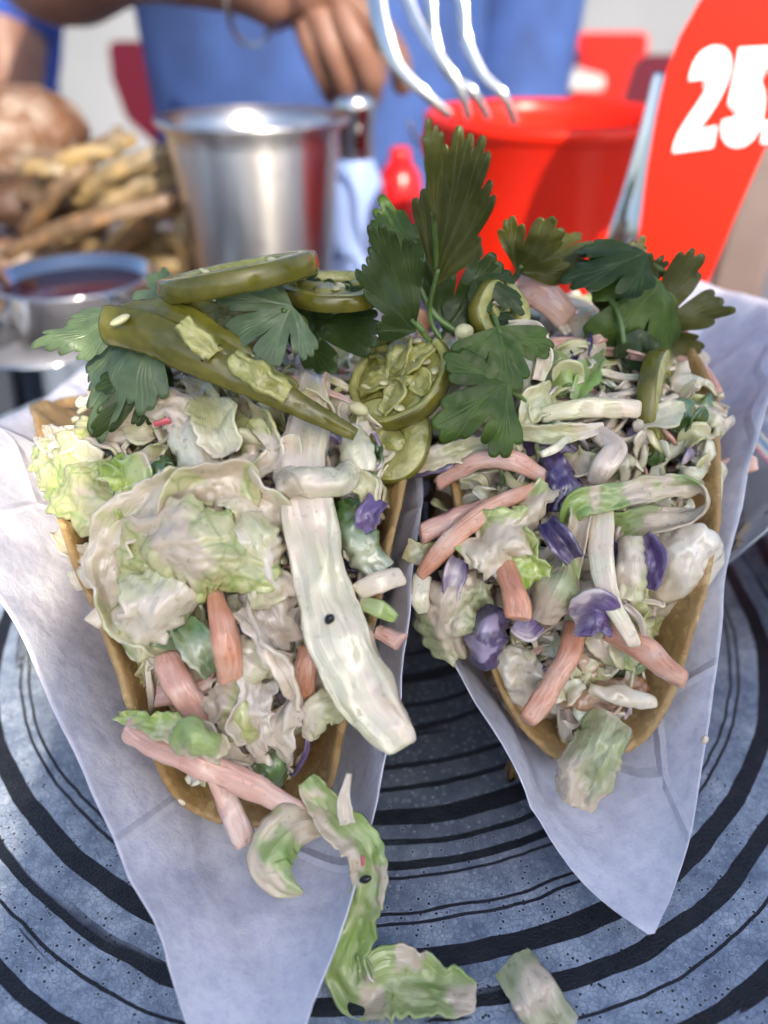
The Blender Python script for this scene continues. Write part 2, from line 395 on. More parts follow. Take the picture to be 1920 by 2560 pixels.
M['steel'] = metal('brushed_steel', (.70, .68, .66), rough=.34, aniso=.85); M['chrome'] = metal('polished_steel', (.60, .60, .61), .09, brushed=False)

# ================================================================== the setting
def ground_mat():
    k = NT('pale_paving'); co = k.coord(False)
    c = k.ramp(k.noise(co, 3, 5), [(.3, (.12, .13, .155)), (.7, (.18, .19, .21))])
    k.set(Base_Color=c, Roughness=.8); k.bump(k.noise(co, 40, 4), .3, .004); return k.m
bm = bmesh.new(); bmesh.ops.create_grid(bm, x_segments=4, y_segments=4, size=6000)
for v in bm.verts: v.co.z = -76; v.co.y += 3000
finish('pavement', bm, ground_mat(), origin=Vector((0, 0, -76)), kind='structure')
TZ = -1.6                                      # table top
def table_mat():
    k = NT('table_top'); co = k.coord(False)
    f = k.noise(k.node('VectorMath', {0: co, 1: (1.5, 16, 1)}, operation='MULTIPLY').outputs[0], 8, 6, .6)
    k.set(Base_Color=k.ramp(f, [(.3, (.085, .09, .11)), (.7, (.16, .165, .185))]), Roughness=.35); k.bump(f, .2, .001); return k.m
tb = empty('cafe_table', (0, 26, -76), label='dark grey outdoor table under the plate, cup and bucket', category='table')
m_table = table_mat()
for i in range(8):                             # boards of the top
    bm = bmesh.new(); box_bm(bm, (-52 + 15 * i, 26, TZ - 1.5), (14.7, 74, 3), bevel=.25); finish('plank', bm, m_table, tb, smooth=False)
for x in (-50, 50):
    for y in (-6, 58):
        bm = bmesh.new(); box_bm(bm, (x, y, -40.3), (4, 4, 71.4), bevel=.3); finish('leg', bm, plain('table_leg', (.05, .05, .055), .4), tb, smooth=False)

# screen added out of view, corner sloped so the tacos stay in its shade
ps = empty('added_shade_screen', (27, -47, -76), label='grey wooden shade screen with a sloping corner, added out of view behind the viewer', category='screen')
m_shade = plain('shade_screen_wood', (.30, .27, .24), .7, nscale=30)
bm = bmesh.new(); prism_bm(bm, [Vector((x, -45, z)) for x, z in ((12.5, -72), (12.5, 34), (19.9, 56.2), (42, 56.2), (42, -72))], Vector((0, -3, 0))); finish('board', bm, m_shade, ps, smooth=False)
bm = bmesh.new(); box_bm(bm, (26.5, -46.5, -74), (34, 14, 4), bevel=.4); finish('foot', bm, m_shade, ps, smooth=False)

# ------------------------------------------------------------------ plate
PC = Vector((0, 15.7, 0))
def plate_mat():
    k = NT('ringed_stoneware'); co = k.coord(False)
    sp = k.node('SeparateXYZ', {0: co}); x, y = sp.outputs[0], sp.outputs[1]
    r = k.math('SQRT', k.math('ADD', k.math('MULTIPLY', x, x), k.math('MULTIPLY', y, y)))
    r = k.math('ADD', r, k.math('MULTIPLY_ADD', k.noise(co, 16, 2), .0050, -.0025))
    r = k.math('ADD', r, k.math('MULTIPLY_ADD', k.noise(co, 90, 3), .0016, -.0008))
    rings = [(.9, 1.1), (1.7, 2.0), (2.6, 2.75), (3.3, 3.62), (4.15, 4.3), (4.75, 5.12), (5.72, 5.86), (6.2, 6.38), (6.74, 7.16), (7.42, 7.52), (7.82, 8.0), (8.1, 8.2), (8.72, 8.84), (9.38, 9.8), (10.15, 10.5), (11.45, 11.72), (12.75, 13.25)]
    st = [(0, (0, 0, 0))]
    for a, b in [((a + b) / 2 - (b - a) * .41, (a + b) / 2 + (b - a) * .41) for a, b in rings[2:]]: st += [(a / 15, (1, 1, 1)), (b / 15, (0, 0, 0))]
    ring = k.ramp(k.math('DIVIDE', r, .15), st, 'CONSTANT')
    st = [(0, (0, 0, 0))]
    for a, b in ((8.95, 9.0), (10.85, 10.93), (12.1, 12.18)): st += [(a / 15, (1, 1, 1)), (b / 15, (0, 0, 0))]
    st.sort(key=lambda e: e[0]); ring = k.math('MAXIMUM', ring, k.ramp(k.math('DIVIDE', r, .15), st, 'CONSTANT'))
    ang = k.math('ARCTAN2', y, x)
    pol = k.node('CombineXYZ', {0: k.math('MULTIPLY', ang, 2.2), 1: k.math('MULTIPLY', r, 260.0)})
    dash = k.fac(k.noise(pol.outputs[0], 1.0, 2), .70, .72)
    brk = k.fac(k.noise(pol.outputs[0], .55, 2), .30, .36)
    dark = k.math('MAXIMUM', k.math('MULTIPLY', ring, brk), dash)
    v = k.node('TexVoronoi', {'Vector': co, 'Scale': 1050.0}, feature='DISTANCE_TO_EDGE').outputs['Distance']
    v2 = k.node('TexVoronoi', {'Vector': co, 'Scale': 720.0}, feature='F1').outputs['Distance']
    big = k.noise(co, 150, 4, .75)
    gl = k.ramp(big, [(.3, (.15, .195, .27)), (.5, (.31, .37, .46)), (.72, (.58, .64, .71))])
    gl = k.mix(k.ramp(k.math('DIVIDE', r, .15), [(.36, (.86, .86, .86)), (.50, (.6, .6, .6)), (.62, (0, 0, 0))]), gl, (.050, .056, .072))  # glaze darker toward the centre, partly shade between the tacos put into the colour
    edge = k.ramp(v, [(0, (1, 1, 1)), (.10, (0, 0, 0))])
    gl = k.mix(k.math('MULTIPLY', edge, .55), gl, (.12, .15, .19))
    ring2 = k.ramp(v2, [(.16, (0, 0, 0)), (.24, (1, 1, 1)), (.34, (0, 0, 0))])
    gl = k.mix(k.math('MULTIPLY', ring2, .5), gl, (.55, .60, .66))
    pit = k.math('MULTIPLY', k.ramp(v2, [(.14, (1, 1, 1)), (.22, (0, 0, 0))]), k.fac(k.noise(co, 160, 2), .40, .48))
    gl = k.mix(pit, gl, (.02, .025, .035))
    blk = k.ramp(k.noise(co, 300, 3), [(.3, (.010, .012, .016)), (.7, (.022, .024, .030))])
    k.set(Base_Color=k.mix(dark, gl, blk), Roughness=k.math('MULTIPLY_ADD', dark, .06, .34))
    h = k.math('ADD', k.math('MULTIPLY', dark, -.7), k.math('MULTIPLY', k.math('SUBTRACT', 1.0, edge), .35)); h = k.math('SUBTRACT', h, k.math('MULTIPLY', pit, .6))
    k.bump(h, .4, .0008)
    return k.m
bm = bmesh.new()
prof = [(0, -.95), (6.6, -.95), (6.8, -1.55), (7.6, -1.55), (7.8, -.95), (11.5, -.45), (14.4, 1.05), (14.75, 1.32), (14.7, 1.5), (14.4, 1.48), (13.4, .95), (12.0, .42), (10.6, .12), (9.0, .02), (6, 0), (3, 0), (0, 0)]
lathe_bm(bm, prof, PC, 128); bmesh.ops.recalc_face_normals(bm, faces=bm.faces[:])
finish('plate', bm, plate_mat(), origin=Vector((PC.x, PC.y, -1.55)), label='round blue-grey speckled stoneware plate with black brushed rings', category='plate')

# ------------------------------------------------------------------ folded sheets (tortilla, paper)
class Fold:
    """a sheet folded over a lengthwise axis: v runs back along it, u across, up both walls"""
    def __init__(s, A, yaw, rise, rb, thl, thr, seed):
        s.A = Vector(A); c = math.cos(R(rise)); s.ax = Vector((-math.sin(R(yaw)) * c, math.cos(R(yaw)) * c, math.sin(R(rise))))
        s.sd = Vector((math.cos(R(yaw)), math.sin(R(yaw)), 0)); s.up = s.sd.cross(s.ax) * 1.0
        s.rb, s.thl, s.thr, s.seed = rb, thl, thr, seed
    def prof(s, u, v, off=0.0):
        th = R(interp(s.thl if u < 0 else s.thr, v)); a = abs(u); arc = s.rb * th
        if a < arc: t = a / s.rb; x, z, n = s.rb * math.sin(t), s.rb * (1 - math.cos(t)), t
        else:
            e = a - arc; x = s.rb * math.sin(th) + e * math.cos(th); z = s.rb * (1 - math.cos(th)) + e * math.sin(th); n = th
        x += off * math.sin(n); z -= off * math.cos(n)
        return (x if u >= 0 else -x), z
    def at(s, u, v, off=0.0, wob=0.0):
        x, z = s.prof(u, v, off)
        p = s.A + s.ax * v + s.sd * x + s.up * z
        if wob:
            q = noise.noise(Vector((u * .35 + s.seed, v * .35, s.seed))) * wob + noise.noise(Vector((u * .9 + s.seed, v * .9, 4))) * wob * .35
            x2, z2 = s.prof(u, v, off + 1); d = Vector((x2 - x, 0, z2 - z)); p += (s.sd * d.x + s.up * d.z) * q
        return p
RT = 6.6
FL = Fold((-2.25, 7.75, 1.25), 4.5, 1.5, 1.35, [(0, 74), (3, 66), (6, 56), (9, 40), (13, 32)], [(0, 70), (6, 66), (13, 66)], 3.1)
FR = Fold((3.55, 9.15, 1.25), -2.0, 1.5, 1.25, [(0, 70), (6, 68), (13, 66)], [(0, 68), (6, 73), (13, 70)], 8.4)
def tortilla(F, name, parent):
    bm = bmesh.new(); nr, na = 26, 120; lay = bm.loops.layers.uv.verify()
    def pt(i, j, side):
        r = RT * i / nr; a = 2 * math.pi * j / na; rr = r * (1 + .03 * noise.noise(Vector((math.cos(a) * 2, math.sin(a) * 2, F.seed))) + .012 * noise.noise(Vector((math.cos(a) * 9, math.sin(a) * 9, F.seed))))
        u, v = rr * math.sin(a), RT - rr * math.cos(a)
        t = .105 * (1 if i < nr - 1 else .7) * (1 + .5 * noise.noise(Vector((u * 1.6, v * 1.1, F.seed))))
        return F.at(u, v, t * side, .24)
    for side in (1, -1):
        g = [[bm.verts.new(pt(max(i, 1e-4), j, side)) for j in range(na)] for i in range(1, nr + 1)]; c = bm.verts.new(pt(0, 0, side))
        for j in range(na):
            q = [c, g[0][j], g[0][(j + 1) % na]]; bm.faces.new(q if side > 0 else q[::-1])
        for a, b in zip(g, g[1:]):
            for j in range(na):
                q = [a[j], b[j], b[(j + 1) % na], a[(j + 1) % na]]; bm.faces.new(q if side > 0 else q[::-1])
        if side > 0: rim = g[-1]
        else:
            mid = [bm.verts.new((rim[j].co + g[-1][j].co) / 2 + ((rim[j].co + g[-1][j].co) / 2 - F.at(0, RT)).normalized() * .09) for j in range(na)]
            for j in range(na):
                k = (j + 1) % na
                bm.faces.new([rim[j], mid[j], mid[k], rim[k]]); bm.faces.new([mid[j], g[-1][j], g[-1][k], mid[k]])
    bmesh.ops.recalc_face_normals(bm, faces=bm.faces[:])
    return finish(name, bm, M['tortilla'], parent)
tacoL = empty('taco', FL.A + FL.ax * RT, label='larger left taco heaped with creamy slaw in a folded corn tortilla', category='taco', group='tacos on the plate')
tacoR = empty('taco', FR.A + FR.ax * RT, label='right taco with purple cabbage slaw in a folded corn tortilla', category='taco', group='tacos on the plate')
tortilla(FL, 'tortilla', tacoL); tortilla(FR, 'tortilla', tacoR)

def paper(F, name, rows_v, left, right, off, wob, thl=None, thr=None, **tags):
    bm = bmesh.new(); n, m = 70, 60; rows = []
    G = Fold(F.A, 0, 0, F.rb, thl or F.thl, thr or F.thr, F.seed + 20); G.ax, G.sd, G.up = F.ax, F.sd, F.up
    for i in range(n + 1):
        v = rows_v[0] + (rows_v[1] - rows_v[0]) * (i / n); a, b = interp(left, v), interp(right, v); row = []
        for j in range(m + 1):
            t = j / m; u = -a + (a + b) * t
            cr = .07 * max(0, 1 - abs(u * .85 + v * .5 + .9) / .35) + .06 * max(0, 1 - abs(u * .6 - v * .8 + .2) / .3)
            row.append(G.at(u, v, off + cr, wob * min(1, .25 + abs(u) / 2)))
        rows.append(row)
    grid_solid(bm, rows, sheet_normals(rows), .022)
    return finish(name, bm, M['paper'], **tags)
PL = Fold((-2.05, 7.75, .92), 2.5, 3.0, 1.5, FL.thl, FL.thr, 5.5)
PR = Fold((3.75, 9.15, .95), 10.0, 2.5, 1.4, FR.thl, FR.thr, 9.5)
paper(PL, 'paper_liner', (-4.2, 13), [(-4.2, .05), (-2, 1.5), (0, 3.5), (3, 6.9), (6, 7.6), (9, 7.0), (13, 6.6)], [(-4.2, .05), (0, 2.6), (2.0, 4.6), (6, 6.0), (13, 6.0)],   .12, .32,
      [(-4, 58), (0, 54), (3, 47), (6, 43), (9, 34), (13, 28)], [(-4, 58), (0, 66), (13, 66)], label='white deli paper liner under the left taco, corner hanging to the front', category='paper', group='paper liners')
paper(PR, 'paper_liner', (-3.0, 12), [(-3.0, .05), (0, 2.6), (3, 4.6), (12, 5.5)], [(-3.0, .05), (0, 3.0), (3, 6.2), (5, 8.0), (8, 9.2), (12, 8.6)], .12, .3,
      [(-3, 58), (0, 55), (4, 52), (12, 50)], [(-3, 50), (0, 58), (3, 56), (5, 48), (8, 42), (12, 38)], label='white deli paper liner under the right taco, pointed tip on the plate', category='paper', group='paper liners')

# ------------------------------------------------------------------ steel taco rack
bm = bmesh.new(); pr = [(-8.6, .08), (-8.3, 1.0), (-7.4, 3.4), (-7.0, 3.6), (-6.5, 3.3), (-4.6, .62), (-3.6, .35), (-1.4, .35), (-.5, .7), (.2, 2.6), (.6, 2.85), (1.0, 2.6), (1.7, .8), (2.5, .35), (4.6, .35), (5.5, .7), (8.0, 4.2), (8.6, 4.6), (9.1, 4.2), (9.9, 1.0), (10.1, .15)]
cc = cat_rom(pr, 90); rows = []
for i in range(9):
    y = 12.6 + 5.6 * i / 8; rows.append([Vector((x, y, z)) for x, z in cc])
grid_solid(bm, rows, sheet_normals(rows), .09)
finish('taco_rack', bm, M['chrome'], label='polished steel wave-shaped taco rack holding both tacos', category='rack')

# ------------------------------------------------------------------ filling
HP_L = [(8.05, 1.55), (8.45, 2.6), (9.1, 3.9), (10.2, 5.4), (11.4, 6.7), (12.6, 7.3), (14, 7.5), (17, 7.2), (19, 5.8), (20.5, 3.5)]
HP_R = [(d + 1.35, z) for d, z in HP_L]
class Fill:
    def __init__(s, F, hp, xc, wx): s.F, s.hp, s.xc, s.wx = F, hp, xc, wx
    def h(s, x, d):
        c = s.F.A.x + (s.F.ax.x / s.F.ax.y) * (d - s.F.A.y) + s.xc
        return interp(s.hp, d) - s.wx * (x - c) ** 2 if d >= s.hp[0][0] - .4 else -5
    def hit(s, px, py):
        r = ray(px, py); t = 8.0
        while t < 24:
            p = CAMP + r * t
            if p.z < s.h(p.x, p.y): return t
            t += .04
        return None
fillL = Fill(FL, HP_L, -.2, .085); fillR = Fill(FR, HP_R, 0, .085)
def fill_mesh(fl, F, parent, seed, label):
    bm = bmesh.new(); nx, ny = 70, 130; d0, d1 = fl.hp[0][0], fl.hp[-1][0]; g = {}
    for i in range(ny + 1):
        d = d0 + (d1 - d0) * i / ny; c = F.A.x + F.ax.x / F.ax.y * (d - F.A.y) + fl.xc
        for j in range(nx + 1):
            # width limited by the tortilla walls at that height
            t = j / nx * 2 - 1; hw = 1.0
            for k in range(40):
                z = fl.h(c + t * (hw + .1), d); wl = .5 + max(0, z - 1.6) * .52
                if wl < hw + .1 or hw > 3.5: break
                hw += .08
            x = c + t * hw * .96; p = Vector((x, d, fl.h(x, d) - .75 - 1.5 * abs(t) ** 6))
            q = nv(p, .9, seed) * .35 + nv(p, 2.2, seed) * .28 + nv(p, 5, seed) * .10
            g[i, j] = bm.verts.new(p + q)
    for i in range(ny):
        for j in range(nx): bm.faces.new([g[i, j], g[i, j + 1], g[i + 1, j + 1], g[i + 1, j]])
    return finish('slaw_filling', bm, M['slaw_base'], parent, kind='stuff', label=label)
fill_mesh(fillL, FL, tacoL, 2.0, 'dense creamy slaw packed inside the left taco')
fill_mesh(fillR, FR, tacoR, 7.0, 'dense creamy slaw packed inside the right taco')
def shreds(fl, F, parent, seed, count, mix, label):
    rnd = random.Random(seed); bm = bmesh.new()
    for k in range(count):
        d = rnd.uniform(fl.hp[0][0] + .15, fl.hp[0][0] + 9.5) if k % 3 else rnd.uniform(fl.hp[0][0] + .15, fl.hp[0][0] + 4)
        c = F.A.x + F.ax.x / F.ax.y * (d - F.A.y) + fl.xc; z = fl.h(c, d); hw = min(2.9, .4 + max(0, z - 1.6) * .46)
        x = c + rnd.uniform(-hw, hw); p = Vector((x, d, fl.h(x, d)))
        e = .05; gx = (fl.h(x + e, d) - fl.h(x - e, d)) / (2 * e); gy = (fl.h(x, d + e) - fl.h(x, d - e)) / (2 * e)
        n = Vector((-gx, -gy, 1)).normalized(); p -= n * rnd.uniform(-.05, .75)
        a = rnd.uniform(0, 6.283); t = n.orthogonal().normalized(); b = n.cross(t); dr = t * math.cos(a) + b * math.sin(a); sd = n.cross(dr)
        L = rnd.uniform(.6, 1.9); bend = rnd.uniform(-.7, .7); arch = rnd.uniform(-.15, .35)
        pts = [p - dr * L * .5, p + sd * bend * .5 + n * arch * .7, p + dr * L * .5 + n * rnd.uniform(-.3, .2)]
        kind = rnd.choices(range(6), mix)[0]; hint = (n + nv(p, 3, seed) * 1.5).normalized()
        if kind == 3: stick_bm(bm, pts, rnd.uniform(.16, .26), rnd.uniform(.14, .22), n=9, m=8, seed=k, nhint=hint, mat=3, rough=.02)
        elif kind == 5: lump_bm(bm, p - n * .1, (rnd.uniform(.15, .36), rnd.uniform(.12, .26), rnd.uniform(.08, .2)), (rnd.uniform(0, 360), rnd.uniform(0, 360), 0), .12, 2.6, k, 3, 5)
        else: ribbon_bm(bm, pts, [rnd.uniform(.08, .25), rnd.uniform(.2, .55), rnd.uniform(.08, .3)], rnd.uniform(.035, .075), [rnd.uniform(-60, 60), rnd.uniform(-60, 60)], rnd.uniform(-.2, .35), .05, 3, .35, 14, 6, k, hint, .08, mat=kind)
    for k in range(150):      # long thin strands tangled over the heap
        d = rnd.uniform(fl.hp[0][0] + .3, fl.hp[0][0] + 5.5); c = F.A.x + F.ax.x / F.ax.y * (d - F.A.y) + fl.xc; z = fl.h(c, d); hw = min(2.8, .4 + max(0, z - 1.6) * .45)
        p = Vector((c + rnd.uniform(-hw, hw), d, 0)); a = rnd.uniform(0, 6.283); pts = []; lift = rnd.uniform(-.15, .4)
        for j in range(5):
            zz = fl.h(p.x, p.y); pts.append(Vector((p.x, p.y, zz)) + Vector((0, -.75, .65)) * (lift + rnd.uniform(-.12, .12) - (.25 if j in (0, 4) else 0)))
            a += rnd.uniform(-.8, .8); p = p + Vector((math.cos(a), math.sin(a) * .55, 0)) * rnd.uniform(.3, .6); p.x = max(c - hw, min(c + hw, p.x)); p.y = max(fl.hp[0][0] + .2, p.y)
        ww = rnd.uniform(.07, .19); ribbon_bm(bm, pts, [ww * .6, ww, ww * 1.2, ww, ww * .5], rnd.uniform(.05, .09), [rnd.uniform(-90, 90) for _ in range(3)], .25, n=22, m=5, seed=k, nhint=Vector((0, -.75, .65)), jag=.25, crinkle=.03, mat=rnd.choices(range(7), [34, 16, 5, 14, 26, 0, 4])[0])
    for k in range(80):       # ragged flakes of leaf between the larger pieces
        d = rnd.uniform(fl.hp[0][0] + .2, fl.hp[0][0] + 4.2); c = F.A.x + F.ax.x / F.ax.y * (d - F.A.y) + fl.xc; z = fl.h(c, d); hw = min(2.8, .3 + max(0, z - 1.6) * .45)
        x = c + rnd.uniform(-hw, hw); n = Vector((rnd.uniform(-.5, .5), -.75, .65)).normalized(); p = Vector((x, d, fl.h(x, d))) + n * rnd.uniform(.1, .6)
        dr = Vector((rnd.uniform(-1, 1), rnd.uniform(-.3, .3), rnd.uniform(-1, 1))).normalized(); L = rnd.uniform(.35, 1.1); sd = n.cross(dr)
        ribbon_bm(bm, [p - dr * L * .5 - n * .1, p + sd * rnd.uniform(-.2, .2) + n * .08, p + dr * L * .5 - n * rnd.uniform(0, .3)], [rnd.uniform(.05, .3), rnd.uniform(.3, .7), rnd.uniform(.03, .3)], .035, [rnd.uniform(-50, 50) for _ in range(3)], rnd.uniform(-.4, .5), .06, 4, .55, 18, 9, k + 500, n, .08, mat=rnd.choices(range(7), [34, 30, 6, 0, 20, 0, 8])[0])
    for k in range(130):      # crumbs and slivers lying on top
        d = rnd.uniform(fl.hp[0][0] + .1, fl.hp[0][0] + 4.2); c = F.A.x + F.ax.x / F.ax.y * (d - F.A.y) + fl.xc; z = fl.h(c, d); hw = min(2.9, .4 + max(0, z - 1.6) * .46)
        x = c + rnd.uniform(-hw, hw); p = Vector((x, d, fl.h(x, d))); n = Vector((0, -.75, .65)); p += n * rnd.uniform(-.25, .45)
        dr = Vector((rnd.uniform(-1, 1), rnd.uniform(-.5, .5), rnd.uniform(-1, 1))).normalized(); L = rnd.uniform(.25, .8); sd = n.cross(dr)
        ribbon_bm(bm, [p - dr * L * .5, p + sd * rnd.uniform(-.15, .15) + n * .06, p + dr * L * .5 - n * rnd.uniform(0, .15)], [rnd.uniform(.04, .15), rnd.uniform(.1, .26), rnd.uniform(.03, .15)], .04, [rnd.uniform(-60, 60), rnd.uniform(-60, 60)], rnd.uniform(-.2, .4), n=8, m=5, seed=k, nhint=n, jag=.3, crinkle=.03, mat=rnd.choices(range(7), [30, 22, 7, 8, 14, 10, 8])[0])
    finish('slaw_shreds', bm, [M['cab_white'], M['cab_leaf'], M['purple_lite'], M['carrot_pink'], M['cab_rib'], M['cream'], M['herb']], parent, kind='stuff', label=label)
shreds(fillL, FL, tacoL, 11, 420, [34, 18, 4, 8, 14, 14], 'small cabbage and carrot shreds in dressing, left taco')
shreds(fillR, FR, tacoR, 23, 420, [28, 20, 9, 9, 12, 10], 'small cabbage and carrot shreds in dressing, right taco')

# ================================================================== pieces one can tell apart on the tacos
SEED = [100]
def seed(): SEED[0] += 7; return SEED[0]
def place(surf, pts):
    """photo pixels -> cm points on the heap (off = cm towards the viewer), or at a given ground distance"""
    out = []
    for q in pts:
        x, y, o = (q + (.1,))[:3]
        if surf == 'd': out.append(at_d(x, y, o))
        elif surf == 'z': out.append(at_z(x, y, o))
        else:
            fl = fillL if surf == 'L' else fillR; t = fl.hit(x, y)
            if t is None: t = 12.3 if surf == 'L' else 14.2
            out.append(PD(x, y, t - o))
    return out
def wcm(P3, wpx):
    n = len(P3); W = lerp_list(wpx, max(n, 2)); return [W[i] * depth_of(P3[i]) / FPX for i in range(n)]
def ribbon(name, label, cat, mat, surf, pts, wpx, group=None, parent=None, **kw):
    P3 = place(surf, pts); bm = bmesh.new(); s = seed(); kw = dict(kw)
    kw['thick'] = max(.03, kw.get('thick', .06) * .55); kw['jag'] = min(.6, kw.get('jag', .1) * 1.5); kw['ruf'] = kw.get('ruf', 0) + .035
    kw['n'] = int(kw.get('n', 36) * 1.5); kw['m'] = int(kw.get('m', 9) * 1.7); kw['fold'] = kw.get('fold', .16)
    ribbon_bm(bm, P3, wcm(P3, wpx), seed=s, **kw)
    o = finish(name, bm, M[mat] if isinstance(mat, str) else mat, parent)
    if label: o['label'] = label; o['category'] = cat
    if group: o['group'] = group
    return o
def stick(name, label, cat, mat, surf, pts, wpx, hrel=.85, group=None, **kw):
    P3 = place(surf, pts); W = wcm(P3, wpx); bm = bmesh.new()
    if name == 'carrot_strip': W = [x * .86 for x in W]; kw.setdefault('rough', .05); kw.setdefault('power', 3.4)
    stick_bm(bm, P3, W, [x * hrel for x in W], seed=seed(), **kw)
    o = finish(name, bm, M[mat]); o['label'] = label; o['category'] = cat
    if group: o['group'] = group
    return o
def lump(name, label, cat, mat, surf, p, rpx, rot=(0, 0, 0), amp=.15, freq=1.4, group=None, parent=None, sub=4, sharp=0):
    c = place(surf, [p])[0]; k = depth_of(c) / FPX; bm = bmesh.new()
    lump_bm(bm, c, [r * k for r in rpx], rot, amp, freq, seed(), sub, sharp=sharp)
    o = finish(name, bm, M[mat], parent)
    if label: o['label'] = label; o['category'] = cat
    if group: o['group'] = group
    return o

# ------------------------------------------------------------------ cilantro leaves
def leaf_bm(bm, base, tip, nhint, wide=1.0, curl=0.0, cup=0.0, ruf=.07, lobes=((0, 1, 26), (52, .86, 26), (-52, .86, 26)), sd=0, thick=.010, teeth=4, floor=.34):
    """lobed leaf: each lobe (angle, length, half width) carries a few rounded teeth, veins run to every tooth"""
    base, tip = Vector(base), Vector(tip); X = (tip - base); L = X.length; X.normalize(); rnd = random.Random(int(sd * 1000))
    N = (nhint - X * nhint.dot(X)).normalized(); Y = N.cross(X); T = []
    for c, A, w in lobes:
        nt = teeth if A > .7 else max(2, teeth - 1)
        for k in range(nt):
            f = (k + .5) / nt * 2 - 1; ta = c + f * w * .78 + rnd.uniform(-.08, .08) * w
            T.append((ta, A * (1 - .24 * abs(f) ** 1.6) * rnd.uniform(.93, 1.06), w / nt * 1.12, c))
    nr, na = 14, 230; amax = max(t[0] + t[2] for t in T); amin = min(t[0] - t[2] for t in T)
    lay = bm.verts.layers.float.get('vein') or bm.verts.layers.float.new('vein')
    def rad(a):
        r = floor
        for ta, A, tw, c in T:
            t = abs(a - ta) / tw
            if t < 1.5: r = max(r, A * (1 - .22 * t ** 3))
        for c, A, w in lobes:
            t = abs(a - c) / w
            if t < 1.0: r = max(r, A * (.34 + .38 * (1 - t ** 2)))
        return r
    rows = []
    for j in range(na + 1):
        a = amin + (amax - amin) * j / na; r = rad(a) * L; row = []
        for i in range(nr + 1):
            s = (i / nr) ** .85; x, y = s * r * math.cos(R(a)), s * r * math.sin(R(a)) * wide; q = s * r / L; vm = 0
            for ta, A, tw, c in T:
                va = c + (ta - c) * max(0, (q - .25) / .75) ** .8; dist = q * abs(R(a - va))
                vm = max(vm, max(0, 1 - dist / (.022 * (1.25 - q))))
            h = cup * y * y / L + ruf * L * (noise.noise(Vector((x / L * 2.2 + sd, y / L * 2.2, sd))) + .55 * noise.noise(Vector((x / L * 5 + sd, y / L * 5, sd + 3)))) + ruf * .8 * q * q * L * math.sin(R(a) * 4 + sd) - .0015 * L * vm
            t = x / L
            if abs(curl) > 1e-3:   # bend the long axis to an arc of `curl` radians
                ca = curl * t; p = X * (L * math.sin(ca) / curl - math.sin(ca) * h) + N * (L * (1 - math.cos(ca)) / curl + math.cos(ca) * h)
            else: p = X * x + N * h
            row.append((base + p + Y * y, vm))
        rows.append(row)
    pts = [[q[0] for q in r] for r in rows]; nm = sheet_normals(pts)
    top = [[None] * (nr + 1) for _ in rows]; bot = [[None] * (nr + 1) for _ in rows]
    for side, g in ((1, top), (-1, bot)):
        for j in range(len(rows)):
            for i in range(nr + 1):
                v = bm.verts.new(pts[j][i] + nm[j][max(i, 1)] * thick * .5 * side); v[lay] = rows[j][i][1]; g[j][i] = v
    for j in range(na):
        for i in range(nr):
            bm.faces.new([top[j][i], top[j][i + 1], top[j + 1][i + 1], top[j + 1][i]]); bm.faces.new([bot[j][i], bot[j + 1][i], bot[j + 1][i + 1], bot[j][i + 1]])
        bm.faces.new([top[j][nr], bot[j][nr], bot[j + 1][nr], top[j + 1][nr]])
def leaf(name, label, mat, b, t, nh, stem=None, group='cilantro leaves', **kw):
    """b, t = (px, py, ground distance) of leaf base and tip; nh = normal hint; stem = list of further points"""
    sh = .955; B, T = at_d(b[0], b[1], b[2] * sh), at_d(t[0], t[1], t[2] * sh); bm = bmesh.new(); leaf_bm(bm, B, T, Vector(nh), sd=seed() * .13, **kw)
    bmesh.ops.recalc_face_normals(bm, faces=bm.faces[:])
    o = empty('cilantro_leaf', B, label=label, category='cilantro', group=group)
    finish('blade', bm, M[mat], o)
    if not stem: Bx = at_d(*b); stem = [(b[0] + (b[0] - t[0]) * .22, b[1] + 45, b[2] + .35), (b[0] + (b[0] - t[0]) * .3, b[1] + 110, b[2] + .6)]
    if stem:
        bm = bmesh.new(); tube_bm(bm, [B + (T - B) * .12] + [at_d(q[0], q[1], q[2] * sh) for q in stem], [.04, .045, .05], 16, 8); finish('stem', bm, M['stem'], o)
    return o
V3 = lambda *a: Vector(a)
THREE = ((0, 1, 27), (50, .84, 25), (-50, .84, 25)); FAN = ((0, 1, 21), (41, .92, 20), (-41, .92, 20), (80, .74, 20), (-80, .74, 20)); TALL = ((2, 1, 8), (15, .90, 7.5), (-11, 1.0, 7.5), (-25, .82, 8), (29, .66, 9), (-40, .55, 9))
leaf('c', 'large pale green cilantro leaf drooping over the left corner of the left taco', 'cil_pale', (400, 775, 12.9), (150, 1060, 11.2), (-.3, -.8, .75), stem=[(470, 745, 13.4), (540, 740, 13.8)], curl=-.8, cup=-.5, wide=.62, lobes=((0, 1, 24), (36, .86, 22), (-38, .9, 22), (72, .6, 20)), ruf=.07)
leaf('c', 'upper lobe of pale cilantro spreading to the far left', 'cil_pale', (350, 790, 13.1), (70, 850, 12.4), (-.2, -.7, .9), curl=-.4, cup=-.3, wide=.55, lobes=((0, 1, 22), (34, .8, 20), (-34, .85, 20)), ruf=.08)
leaf('c', 'folded dark cilantro leaf hanging under the large pale leaf', 'cil_dark', (385, 930, 12.4), (225, 1085, 11.3), (.4, -.8, .5), curl=-.5, cup=-.8, wide=.55, lobes=THREE)
leaf('c', 'dark cilantro lobe tucked beneath the large pale leaf', 'cil_dark', (395, 880, 13.0), (275, 960, 12.2), (-.2, -.8, .6), cup=-.3, wide=1.0, lobes=THREE, curl=-.3)
